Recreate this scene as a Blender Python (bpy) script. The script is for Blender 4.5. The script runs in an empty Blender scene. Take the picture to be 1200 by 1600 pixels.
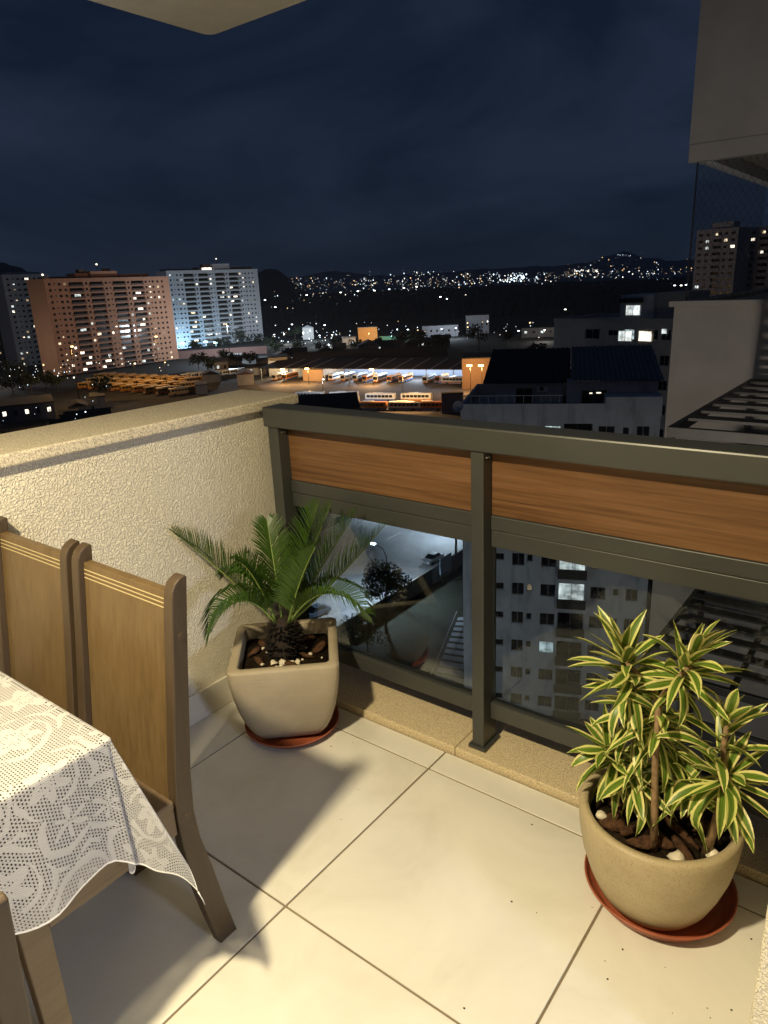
import bpy, bmesh, math, random
from mathutils import Vector, Matrix
random.seed(11)
sc = bpy.context.scene
COL = sc.collection
R = math.radians

# ------------------------------------------------------------------ camera
# metres; z = 0 is the balcony floor, X runs along the railing, Y points out over the city
F_PX, PITCH, ROLL, YAW, EYE = 1107.17, R(17.856), R(-2.63), R(-38.26), 1.65
fw = Vector((math.sin(YAW)*math.cos(PITCH), math.cos(YAW)*math.cos(PITCH), -math.sin(PITCH)))
rt = Vector((math.cos(YAW), -math.sin(YAW), 0)); up = rt.cross(fw)
r2 = math.cos(ROLL)*rt + math.sin(ROLL)*up; u2 = -math.sin(ROLL)*rt + math.cos(ROLL)*up
cd = bpy.data.cameras.new('camera'); cam = bpy.data.objects.new('camera', cd); COL.objects.link(cam)
cd.sensor_fit = 'VERTICAL'; cd.sensor_height = 36.0; cd.lens = 36.0*F_PX/1600.0
cd.clip_start = 0.02; cd.clip_end = 40000
mw = Matrix((r2, u2, -fw)).transposed().to_4x4(); mw.translation = (0, 0, EYE)
cam.matrix_world = mw; sc.camera = cam
sc.render.resolution_x, sc.render.resolution_y = 768, 1024

# ------------------------------------------------------------------ world: overcast city night sky
w = bpy.data.worlds.new('World'); sc.world = w; w.use_nodes = True
nt = w.node_tree; nt.nodes.clear()
def wn(t, **k):
    n = nt.nodes.new(t)
    for a, b in k.items(): setattr(n, a, b)
    return n
sky = wn('ShaderNodeTexSky', sky_type='NISHITA', sun_disc=False, sun_elevation=R(24), sun_rotation=R(150), altitude=0, air_density=1.0, dust_density=0.4, ozone_density=3.0)
tc = wn('ShaderNodeTexCoord'); mp = wn('ShaderNodeMapping'); mp.inputs['Scale'].default_value = (1.0, 1.0, 3.0)
ns = wn('ShaderNodeTexNoise'); ns.inputs['Scale'].default_value = 2.1; ns.inputs['Detail'].default_value = 7; ns.inputs['Roughness'].default_value = .56; ns.inputs['Distortion'].default_value = .5
cr = wn('ShaderNodeValToRGB'); cr.color_ramp.elements[0].position = .38; cr.color_ramp.elements[1].position = .66
cr.color_ramp.elements[0].color = (.0052, .0105, .0245, 1); cr.color_ramp.elements[1].color = (.0165, .0265, .051, 1)
mx = wn('ShaderNodeMix', data_type='RGBA', blend_type='MIX'); mx.inputs['Factor'].default_value = .90
tint = wn('ShaderNodeMix', data_type='RGBA', blend_type='MULTIPLY'); tint.inputs['Factor'].default_value = 1; tint.inputs[7].default_value = (.0030, .0042, .0052, 1)
bg = wn('ShaderNodeBackground'); bg.inputs['Strength'].default_value = 1.0; out = wn('ShaderNodeOutputWorld')
lk = nt.links.new
lk(tc.outputs['Generated'], mp.inputs['Vector']); lk(mp.outputs[0], ns.inputs['Vector']); lk(ns.outputs['Fac'], cr.inputs['Fac'])
lk(sky.outputs[0], tint.inputs[6]); lk(tint.outputs[2], mx.inputs[6]); lk(cr.outputs[0], mx.inputs[7])
lk(mx.outputs[2], bg.inputs['Color']); lk(bg.outputs[0], out.inputs[0])

vs = sc.view_settings; sc.display_settings.display_device = 'sRGB'
vs.view_transform = 'Standard'; vs.look = 'None'; vs.exposure = 0.0; vs.gamma = 1.0; vs.use_curve_mapping = False
sc.cycles.use_denoising = True
sc.cycles.use_adaptive_sampling = True; sc.cycles.adaptive_threshold = .02; sc.cycles.volume_bounces = 0
sc.cycles.max_bounces = 6; sc.cycles.diffuse_bounces = 3; sc.cycles.glossy_bounces = 3; sc.cycles.transparent_max_bounces = 16
sc.cycles.sample_clamp_indirect = 4.0
sc.cycles.caustics_reflective = False; sc.cycles.caustics_refractive = False

# ------------------------------------------------------------------ helpers
GZ = -42.0                                   # street level below the balcony
def at(px, py, z):
    """survey helper: the place at height z that lies under a point of the 1200x1600 survey photo"""
    d = r2*((px-600)/F_PX) - u2*((py-800)/F_PX) + fw
    t = (z-EYE)/d.z
    return Vector((d.x*t, d.y*t, z))

class NT:
    """small node-tree builder for procedural materials"""
    def __init__(s, name, rough=.6, metallic=0.0, spec=.5):
        s.m = bpy.data.materials.new(name); s.m.use_nodes = True; s.t = s.m.node_tree
        s.b = s.t.nodes['Principled BSDF']; s.o = s.t.nodes['Material Output']
        s.b.inputs['Roughness'].default_value = rough; s.b.inputs['Metallic'].default_value = metallic
        s.b.inputs['Specular IOR Level'].default_value = spec
    def n(s, typ, props=None, **inp):
        nd = s.t.nodes.new(typ)
        for a, b in (props or {}).items(): setattr(nd, a, b)
        for k, v in inp.items(): s.put(nd.inputs[k.replace('_', ' ')], v)
        return nd
    def put(s, sock, v):
        if isinstance(v, bpy.types.NodeSocket): s.t.links.new(v, sock)
        else:
            if isinstance(v, (tuple, list)) and len(v) == 3 and sock.type == 'RGBA': v = (*v, 1)
            sock.default_value = v
    def math(s, op, a, b=0.0, c=0.0, clamp=False):
        nd = s.t.nodes.new('ShaderNodeMath'); nd.operation = op; nd.use_clamp = clamp
        for i, v in enumerate((a, b, c)): s.put(nd.inputs[i], v)
        return nd.outputs[0]
    def mix(s, fac, a, b, blend='MIX'):
        nd = s.t.nodes.new('ShaderNodeMix'); nd.data_type = 'RGBA'; nd.blend_type = blend
        s.put(nd.inputs[0], fac); s.put(nd.inputs[6], a); s.put(nd.inputs[7], b)
        return nd.outputs[2]
    def coord(s, kind='Object', scale=(1, 1, 1), rnd=0.0):
        c = s.t.nodes.new('ShaderNodeTexCoord'); mp = s.t.nodes.new('ShaderNodeMapping')
        s.t.links.new(c.outputs[kind], mp.inputs['Vector']); mp.inputs['Scale'].default_value = scale
        if rnd:
            oi = s.t.nodes.new('ShaderNodeObjectInfo')
            v = s.t.nodes.new('ShaderNodeVectorMath'); v.operation = 'SCALE'
            v.inputs[0].default_value = (rnd, rnd*.7, rnd*.4); s.t.links.new(oi.outputs['Random'], v.inputs['Scale'])
            s.t.links.new(v.outputs[0], mp.inputs['Location'])
        return mp.outputs[0]
    def noise(s, vec, scale, detail=3, rough=.5, dist=0.0):
        return s.n('ShaderNodeTexNoise', None, Vector=vec, Scale=scale, Detail=detail, Roughness=rough, Distortion=dist).outputs['Fac']
    def vor(s, vec, scale, feature='F1', out='Distance', rnd=1.0):
        return s.n('ShaderNodeTexVoronoi', {'feature': feature}, Vector=vec, Scale=scale, Randomness=rnd).outputs[out]
    def ramp(s, fac, stops):
        nd = s.t.nodes.new('ShaderNodeValToRGB'); s.put(nd.inputs[0], fac); e = nd.color_ramp.elements
        while len(e) < len(stops): e.new(.5)
        for el, (p, c) in zip(e, stops): el.position = p; el.color = (*c, 1) if len(c) == 3 else c
        return nd.outputs[0]
    def bump(s, h, strength=.5, dist=.01):
        nd = s.n('ShaderNodeBump', None, Height=h, Strength=strength, Distance=dist); s.put(s.b.inputs['Normal'], nd.outputs[0])
    def base(s, c): s.put(s.b.inputs['Base Color'], c); return s
    def rough(s, v): s.put(s.b.inputs['Roughness'], v)

def plain(name, c, rough=.6, metallic=0.0, var=.18, scale=8.0, bump=0.0, bscale=60.0, bdist=.002, spec=.5, rnd=3.0):
    k = NT(name, rough, metallic, spec); v = k.coord('Object', rnd=rnd)
    n = k.noise(v, scale, 4, .6)
    k.base(k.ramp(n, [(.3, tuple(x*(1-var) for x in c)), (.7, tuple(min(1, x*(1+var)) for x in c))]))
    if bump: k.bump(k.noise(v, bscale, 3), bump, bdist)
    return k.m
def emit(name, c, strength, sampling='NONE'):
    k = NT(name, .5); k.base((.02, .02, .02)); k.put(k.b.inputs['Emission Color'], c); k.b.inputs['Emission Strength'].default_value = strength
    k.m.cycles.emission_sampling = sampling
    return k.m

class MB:
    """collects shapes into one mesh"""
    def __init__(s): s.v = []; s.f = []; s.uv = {}; s.mi = {}
    def poly(s, pts, mi=0, uv=None):
        i = len(s.v); s.v += [tuple(p) for p in pts]; s.f.append(tuple(range(i, i+len(pts))))
        if uv: s.uv[len(s.f)-1] = uv
        if mi: s.mi[len(s.f)-1] = mi
        return s
    def box(s, x0, x1, y0, y1, z0, z1, mi=0):
        i = len(s.v); s.v += [(x0,y0,z0),(x1,y0,z0),(x1,y1,z0),(x0,y1,z0),(x0,y0,z1),(x1,y0,z1),(x1,y1,z1),(x0,y1,z1)]
        for q in ((0,3,2,1),(4,5,6,7),(0,1,5,4),(1,2,6,5),(2,3,7,6),(3,0,4,7)):
            s.f.append(tuple(i+k for k in q))
            if mi: s.mi[len(s.f)-1] = mi
        return s
    def xf(s, M, start=0):
        for k in range(start, len(s.v)): s.v[k] = tuple(M @ Vector(s.v[k]))
        return s
    def ring_loft(s, rings, cap0=True, cap1=True, closed=True):
        n = len(rings[0]); i0 = len(s.v)
        for r in rings: s.v += [tuple(p) for p in r]
        for a in range(len(rings)-1):
            for k in range(n if closed else n-1):
                k2 = (k+1) % n
                s.f.append((i0+a*n+k, i0+a*n+k2, i0+(a+1)*n+k2, i0+(a+1)*n+k))
        if cap0: s.f.append(tuple(i0+k for k in reversed(range(n))))
        if cap1: s.f.append(tuple(i0+(len(rings)-1)*n+k for k in range(n)))
        return s
    def tube(s, path, rad, n=8):
        path = [Vector(p) for p in path]; rings = []
        for j, p in enumerate(path):
            d = (path[min(j+1, len(path)-1)]-path[max(j-1, 0)]).normalized()
            a = d.cross(Vector((0, 0, 1)) if abs(d.z) < .9 else Vector((1, 0, 0))).normalized(); b = d.cross(a)
            r = rad[j] if isinstance(rad, (list, tuple)) else rad
            rings.append([p+a*math.cos(2*math.pi*k/n)*r+b*math.sin(2*math.pi*k/n)*r for k in range(n)])
        return s.ring_loft(rings)
    def lathe(s, prof, n=32, c=(0, 0, 0)):
        return s.ring_loft([[(c[0]+r*math.cos(2*math.pi*k/n), c[1]+r*math.sin(2*math.pi*k/n), c[2]+z) for k in range(n)] for r, z in prof])
    def prism(s, pts, x0, x1):
        """extrude a (y,z) outline along x"""
        return s.ring_loft([[(x0, y, z) for y, z in pts], [(x1, y, z) for y, z in pts]])
    def mesh(s, name, mats, smooth=False):
        me = bpy.data.meshes.new(name); me.from_pydata(s.v, [], s.f)
        for m in (mats if isinstance(mats, (list, tuple)) else [mats]): me.materials.append(m)
        if s.uv:
            ul = me.uv_layers.new(name='UVMap')
            for fi, uvs in s.uv.items():
                for li, c in zip(me.polygons[fi].loop_indices, uvs): ul.data[li].uv = c
        for fi, k in s.mi.items(): me.polygons[fi].material_index = k
        if smooth: me.polygons.foreach_set('use_smooth', [True]*len(me.polygons))
        me.update(); return me
    def build(s, name, mats, parent=None, smooth=False, bevel=0.0, local=False, segs=2):
        if parent is not None and not local:
            off = Vector((0, 0, 0)); q = parent
            while q: off += q.location; q = q.parent
            s.v = [(a-off.x, b-off.y, c-off.z) for a, b, c in s.v]
        bm_ = s.mesh(name, mats, smooth); fixn(bm_)
        return link(name, bm_, parent, bevel, segs)
def fixn(me):
    b = bmesh.new(); b.from_mesh(me); bmesh.ops.recalc_face_normals(b, faces=b.faces); b.to_mesh(me); b.free()
def link(name, me, parent=None, bevel=0.0, segs=2):
    o = bpy.data.objects.new(name, me); COL.objects.link(o)
    if parent is not None: o.parent = parent
    if bevel:
        md = o.modifiers.new('bevel', 'BEVEL'); md.width = bevel; md.segments = segs; md.limit_method = 'ANGLE'; md.angle_limit = R(40)
        md.harden_normals = False
        for p in me.polygons: p.use_smooth = False
    return o
def tag(o, label=None, cat=None, group=None, kind=None):
    if label: o['label'] = label
    if cat: o['category'] = cat
    if group: o['group'] = group
    if kind: o['kind'] = kind
    return o
def empty(name, loc, label=None, cat=None, group=None, rz=0.0):
    o = bpy.data.objects.new(name, None); COL.objects.link(o); o.location = loc; o.rotation_euler = (0, 0, rz); o.empty_display_size = .1
    return tag(o, label, cat, group)
def copy_tree(o, parent=None):
    c = o.copy(); COL.objects.link(c); c.parent = parent
    for ch in list(o.children): copy_tree(ch, c)
    return c
ORD = ['first', 'second', 'third', 'fourth', 'fifth', 'sixth', 'seventh', 'eighth', 'ninth', 'tenth', 'eleventh', 'twelfth', 'thirteenth', 'fourteenth', 'fifteenth', 'sixteenth', 'seventeenth', 'eighteenth', 'nineteenth', 'twentieth', 'twenty first', 'twenty second', 'twenty third', 'twenty fourth', 'twenty fifth', 'twenty sixth']
def lamp_light(name, kind, loc, power, color, parent=None, size=.2, spot=None, aim=None):
    L = bpy.data.lights.new(name, kind); L.energy = power; L.color = color
    if kind == 'AREA': L.shape = 'DISK'; L.size = size
    else: L.shadow_soft_size = size
    if spot: L.spot_size = spot; L.spot_blend = .6
    o = bpy.data.objects.new(name, L); COL.objects.link(o)
    o.location = loc
    if aim is not None: o.rotation_euler = (Vector(aim)-Vector(loc)).to_track_quat('-Z', 'Y').to_euler()
    if parent is not None:
        off = Vector((0, 0, 0)); q = parent
        while q: off += q.location; q = q.parent
        o.location = Vector(loc)-off; o.parent = parent
    return o

# ------------------------------------------------------------------ materials of the balcony
def m_stucco():
    k = NT('cream_stucco', .82, spec=.3); v = k.coord('Object')
    n1 = k.noise(v, 135, 2, .5, .7); n2 = k.noise(v, 260, 2, .5)
    h = k.math('ADD', k.math('MULTIPLY', k.ramp(n1, [(.40, (0, 0, 0)), (.60, (1, 1, 1))]), .8), k.math('MULTIPLY', n2, .35))
    k.bump(h, 1.0, .0042)
    k.base(k.ramp(k.noise(v, 3, 4), [(.3, (.76, .695, .55)), (.7, (.81, .75, .61))])); return k.m
def m_tile():
    k = NT('cream_porcelain_tile', .34, spec=.45); v = k.coord('Object', rnd=7.0)
    k.base(k.ramp(k.noise(v, 2.6, 6, .62, .5), [(.28, (.595, .56, .48)), (.5, (.69, .66, .58)), (.72, (.755, .725, .65))]))
    k.rough(k.math('ADD', .30, k.math('MULTIPLY', k.noise(v, 9, 4), .16))); k.bump(k.noise(v, 34, 3), .12, .001); return k.m
def m_granite(name, c, s=260):
    k = NT(name, .45); v = k.coord('Object')
    a = k.noise(v, s, 2, .6); b = k.vor(v, s*.7); n = k.noise(v, 14, 4)
    col = k.ramp(a, [(.34, tuple(x*.45 for x in c)), (.46, c), (.60, tuple(min(1, x*1.25) for x in c)), (.72, tuple(min(1, x*1.5) for x in c))])
    col = k.mix(k.math('LESS_THAN', b, .16), col, tuple(x*.32 for x in c)); col = k.mix(k.math('MULTIPLY', n, .25), col, tuple(x*.7 for x in c))
    k.base(col); k.bump(a, .15, .001); return k.m
def m_wood(name, dark, mid, light, axis, rough=.42, fine=1.0, rnd=5.0):
    """grain runs along `axis`"""
    k = NT(name, rough, spec=.35)
    st = [26*fine, 26*fine, 26*fine]; st[axis] = 1.1
    v = k.coord('Object', tuple(st), rnd=rnd); lo = [5.0, 5.0, 5.0]; lo[axis] = .55
    v2 = k.coord('Object', tuple(lo), rnd=rnd)
    n = k.math('ADD', k.math('MULTIPLY', k.noise(v, 2.0, 4, .6, .25), .55), k.math('MULTIPLY', k.noise(v2, 1.6, 4, .55, .9), .45))
    k.base(k.ramp(n, [(.34, dark), (.48, mid), (.64, light)])); k.bump(k.noise(v, 5.0, 2), .10, .0008); return k.m
M = {}
M['stucco'] = m_stucco(); M['tile'] = m_tile()
M['grout'] = plain('brown_grout', (.20, .155, .095), .9, bump=.3)
M['granite'] = m_granite('beige_granite', (.60, .49, .31)); M['coping'] = m_granite('cream_coping_stone', (.60, .53, .40), 190)
M['skirting'] = plain('pale_skirting_tile', (.64, .60, .51), .42, var=.06, scale=5)
M['ceiling'] = plain('matt_ceiling_plaster', (.62, .59, .53), .9, var=.05, scale=20, bump=.4, bscale=160, bdist=.002)
M['rail'] = plain('olive_grey_aluminium', (.066, .068, .063), .38, .35, var=.07, scale=3, bump=.05, bscale=300)
M['raildark'] = plain('shadow_gap_rubber', (.02, .02, .018), .7)
M['panelwood'] = m_wood('amber_wood_laminate', (.075, .034, .014), (.145, .070, .029), (.20, .105, .048), 0, .42, 1.7)
M['chairwood'] = m_wood('tan_oak_laminate', (.098, .062, .027), (.128, .083, .037), (.152, .101, .047), 2, .42, 1.7)
M['chairedge'] = m_wood('brown_painted_edge', (.054, .036, .021), (.064, .043, .025), (.076, .052, .031), 2, .5, 1.0)
M['chairseat'] = m_wood('tan_oak_seat', (.125, .086, .050), (.155, .108, .063), (.175, .125, .075), 1, .42, 1.0)
M['lit_groove'] = plain('pale_lit_groove', (.50, .41, .22), .4, .1, var=.05)
M['screw'] = plain('steel_screw', (.5, .5, .48), .3, .9)
k = NT('clear_railing_glass', 0.0); k.t.nodes.remove(k.b)
fr = k.n('ShaderNodeFresnel', None, IOR=1.45); tr = k.n('ShaderNodeBsdfTransparent', None, Color=(.80, .84, .85)); gl = k.n('ShaderNodeBsdfGlossy', None, Roughness=.015, Color=(.85, .85, .85))
ms = k.n('ShaderNodeMixShader'); k.t.links.new(k.math('MULTIPLY', fr.outputs[0], .42), ms.inputs[0]); k.t.links.new(tr.outputs[0], ms.inputs[1]); k.t.links.new(gl.outputs[0], ms.inputs[2]); k.t.links.new(ms.outputs[0], k.o.inputs[0])
M['glass'] = k.m
M['terracotta'] = plain('terracotta_plastic', (.32, .085, .04), .45, var=.15, scale=12)
k = NT('ribbed_cement_pot', .7, spec=.3); v = k.coord('Object'); vr = k.coord('Object', (5, 5, 150))
k.base(k.mix(k.math('MULTIPLY', k.noise(vr, 1.6, 3), .35), k.ramp(k.noise(v, 7, 5, .6), [(.3, (.345, .285, .195)), (.7, (.43, .365, .26))]), (.25, .205, .14))); k.bump(k.noise(vr, 1.6, 2), .35, .002); M['pot1'] = k.m
k = NT('sandy_ceramic_pot', .5, spec=.4); v = k.coord('Object')
k.base(k.mix(k.math('GREATER_THAN', k.noise(v, 330, 1), .66), k.ramp(k.noise(v, 10, 5, .6), [(.3, (.375, .30, .175)), (.7, (.44, .36, .22))]), (.22, .165, .09))); k.bump(k.noise(v, 120, 3), .18, .0015); M['pot2'] = k.m
M['soil'] = plain('dark_potting_soil', (.016, .0105, .0065), .98, var=.5, scale=60, bump=1, bscale=70, bdist=.012, spec=.05)
M['bark'] = plain('red_brown_bark', (.062, .030, .015), .9, var=.6, scale=55, bump=1.0, bscale=110, bdist=.006, rnd=9, spec=.15)
M['pebble'] = plain('cream_pebble', (.62, .55, .42), .5, var=.12, scale=20, rnd=9)
M['cane'] = plain('brown_cane_stem', (.20, .125, .06), .7, var=.35, scale=90, bump=.4, bscale=140)
M['cyctrunk'] = plain('shaggy_dark_trunk', (.018, .011, .006), .9, var=.5, scale=70)
def m_leaf(name, g1, g2, margin=None, edge=.52):
    k = NT(name, .38, spec=.4)
    uv = k.n('ShaderNodeTexCoord').outputs['UV']; sx = k.n('ShaderNodeSeparateXYZ', None, Vector=uv)
    a = k.math('MULTIPLY', k.math('ABSOLUTE', k.math('SUBTRACT', sx.outputs['X'], .5)), 2.0)
    st = k.n('ShaderNodeMapping', None, Vector=uv, Scale=(9, .8, 1)); oi = k.n('ShaderNodeObjectInfo')
    stn = k.n('ShaderNodeVectorMath', {'operation': 'ADD'}); k.put(stn.inputs[0], st.outputs[0]); k.put(stn.inputs[1], k.n('ShaderNodeCombineXYZ', None, Z=k.math('MULTIPLY', oi.outputs['Random'], 40)).outputs[0])
    n = k.noise(stn.outputs[0], 1.7, 3)
    c = k.ramp(n, [(.35, g1), (.65, g2)])
    if margin:
        edgev = k.math('ADD', edge, k.math('MULTIPLY', k.math('SUBTRACT', n, .5), .5))
        f = k.math('MULTIPLY', k.math('SUBTRACT', a, edgev), 9.0, clamp=True)
        f = k.math('MULTIPLY', f, 1.0); c = k.mix(f, c, k.ramp(oi.outputs['Random'], [(0, margin), (1, tuple(min(1, x*y) for x, y in zip(margin, (1.12, 1.0, 1.45))))]))
    tipf = k.math('MULTIPLY', k.math('SUBTRACT', k.math('ADD', sx.outputs['Y'], k.math('MULTIPLY', oi.outputs['Random'], .10)), 1.0), 14.0, clamp=True)
    c = k.mix(tipf, c, (.16, .085, .03))
    k.base(c)
    tl = k.n('ShaderNodeBsdfTranslucent'); k.put(tl.inputs['Color'], c); ms = k.n('ShaderNodeMixShader'); ms.inputs[0].default_value = .22
    k.t.links.new(k.b.outputs[0], ms.inputs[1]); k.t.links.new(tl.outputs[0], ms.inputs[2]); k.t.links.new(ms.outputs[0], k.o.inputs[0])
    return k.m
M['dracleaf'] = m_leaf('variegated_leaf', (.060, .115, .012), (.155, .25, .030), (.66, .66, .19), .50)
M['palmleaf'] = m_leaf('cycad_green', (.022, .056, .006), (.064, .128, .014))
M['rachis'] = plain('pale_green_rachis', (.16, .22, .05), .5)

# ------------------------------------------------------------------ the balcony shell
floor = MB().box(-2.16, 2.6, -4.2, 1.855, -.20, -.004).build('floor', M['grout']); tag(floor, kind='structure')
TS = .7165; X0, Y0 = -1.222, 1.022; g = .0034
for i in range(-3, 5):
    for j in range(-5, 2):
        xa, xb = max(X0+i*TS, -2.16), min(X0+(i+1)*TS, 2.6); ya, yb = max(Y0+j*TS, -4.2), min(Y0+(j+1)*TS, 1.853)
        if xb-xa < .02 or yb-ya < .02: continue
        if ya < -1.2 and xa > .4 and False: continue
        MB().box(xa+g, xb-g, ya+g, yb-g, -.02, 0).build('tile', M['tile'], floor, bevel=.0012, segs=1)
# granite kerb under the railing, in lengths
sill = empty('granite_sill', (-1.2, 1.9, 0), 'speckled beige granite sill running under the railing', 'sill')
for xa, xb in ((-2.16, -1.188), (-1.186, .30), (.302, 1.8)):
    MB().box(xa, xb, 1.857, 2.15, -.20, .030).build('granite_slab', M['granite'], sill, bevel=.004)
# stucco side wall with skirting and stone coping
wall = empty('side_wall', (-2.3, .5, 0), 'cream rough stucco parapet wall with a stone top, behind the chairs', 'wall')
MB().box(-2.46, -2.16, -4.2, 2.06, -.30, 1.181).build('stucco_face', M['stucco'], wall, bevel=.004)
ys = [-4.2+i*.7165+.355 for i in range(-1, 10)]
for ya, yb in zip(ys[:-1], ys[1:]):
    ya, yb = max(ya, -4.2), min(yb, 1.86)
    if yb-ya > .02: MB().box(-2.159, -2.149, ya+.001, yb-.001, .001, .125).build('skirting_tile', M['skirting'], wall, bevel=.001, segs=1)
cs = [-4.2, -2.62, -1.02, .58, 2.16]
for ya, yb in zip(cs[:-1], cs[1:]):
    MB().box(-2.49, -2.133, ya+.0012, yb-.0012, 1.182, 1.222).build('coping_stone', M['coping'], wall, bevel=.006)
# pier at the right
pier = empty('wall_pier', (.4, 1.3, 0), 'bright stucco wall pier at the lower right edge of the photo', 'wall')
MB().box(-.100, .70, 1.235, 1.84, -.01, 2.6).build('stucco_face', M['stucco'], pier, bevel=.006)
MB().box(-.112, .70, 1.223, 1.234, .001, .125).build('skirting_tile', M['skirting'], pier, bevel=.002)
# ceiling slab, with its rounded outer edge
o = MB()
pts = [(-2.47, -4.2), (2.6, -4.2), (2.6, 2.17), (-2.47+.045, 2.17)] + [(-2.425-.045*math.sin(a), 2.125+.045*math.cos(a)) for a in (.4, .8, 1.2)] + [(-2.47, 2.125)]
o.ring_loft([[(x, y, 2.60) for x, y in pts], [(x, y, 2.78) for x, y in pts]])
tag(o.build('ceiling', M['ceiling'], bevel=.012, segs=3), kind='structure')
# the flat's own walls behind the camera
bw = MB(); bw.box(2.601, 2.75, -4.2, 1.84, -.2, 2.6); bw.box(-2.46, 2.75, -4.35, -4.201, -.2, 2.6)
tag(bw.build('wall_behind', M['stucco']), kind='structure')

# ------------------------------------------------------------------ ceiling lamp over the table (the balcony's light) and an added cool fill lamp
def ceiling_lamp(loc, r, power, color, label, glow):
    t = empty('ceiling_lamp', loc, label, 'lamp')
    MB().lathe([(r*.98, -.001), (r+.012, -.004), (r+.014, -.020), (r+.004, -.026), (r, -.022)], 40, loc).build('trim_ring', M['rail'], t, True)
    MB().lathe([(.002, -.020), (r, -.020), (r, -.0245), (.002, -.0245)], 40, loc).build('diffuser', emit('lamp_diffuser', color, glow), t)
    lamp_light('lamp_light', 'AREA', (loc[0], loc[1], loc[2]-.032), power, color, t, size=2*r*.95)
    return t
ceiling_lamp((-1.07, -.22, 2.6), .075, 127, (1.0, .845, .53), 'round warm ceiling lamp over the lace covered table', 14)
wl_ = empty('cool_fill_lamp', (2.598, .55, 1.25), 'round cool white fill lamp added on the side behind the camera', 'lamp')  # added unseen lamp, stands in for cool light from indoors
MB().tube([(2.6, .55, 1.25), (2.56, .55, 1.25)], .27, 32).build('housing', M['rail'], wl_); MB().tube([(2.559, .55, 1.25), (2.545, .55, 1.25)], .25, 32).build('diffuser', emit('cool_diffuser', (.60, .71, 1.0), 3.0), wl_)
lamp_light('cool_fill_light', 'AREA', (2.53, .55, 1.25), 54, (.60, .70, 1.0), wl_, .48, aim=(-1.2, .35, .8))

# ------------------------------------------------------------------ railing
rail = empty('balcony_railing', (-1.1, 1.94, .03), 'olive grey metal railing with wood panels and glass panes', 'railing')
XR = 1.6
def rb(name, *a, m='rail', b=.003, p=None): return MB().box(*a).build(name, M[m], p or rail, bevel=b)
rb('top_rail', -2.075, XR, 1.888, 1.995, 1.134, 1.212, b=.006)
posts = [(-2.062, -2.006), (-1.137, -1.090), (-.09, -.043), (.92, .967)]
for xa, xb in posts:
    po = rb('post', xa, xb, 1.898, 1.988, .044, 1.133)
    rb('foot_plate', xa-.012, xb+.012, 1.888, 2.0, .0305, .0435, p=po)
    for zz in (1.112,):
        for yy in (1.918, 1.932):
            s = MB().tube([(xb+.0002, yy, zz), (xb+.003, yy, zz)], .0035, 10).build('screw', M['screw'], po, True)
for (a0, a), (b, b0) in zip(posts[:-1], posts[1:]):
    rb('wood_panel', a+.001, b-.001, 1.952, 1.968, .913, 1.1335, m='panelwood', b=.001)
    mr = rb('middle_rail', a+.001, b-.001, 1.944, 1.984, .862, .912)
    rb('glazing_bead', a+.001, b-.001, 1.9465, 1.982, .802, .8605, p=mr)
    rb('glass_pane', a+.001, b-.001, 1.962, 1.970, .200, .806, m='glass', b=0)
    rb('bottom_rail', a+.001, b-.001, 1.944, 1.984, .142, .207)

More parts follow.
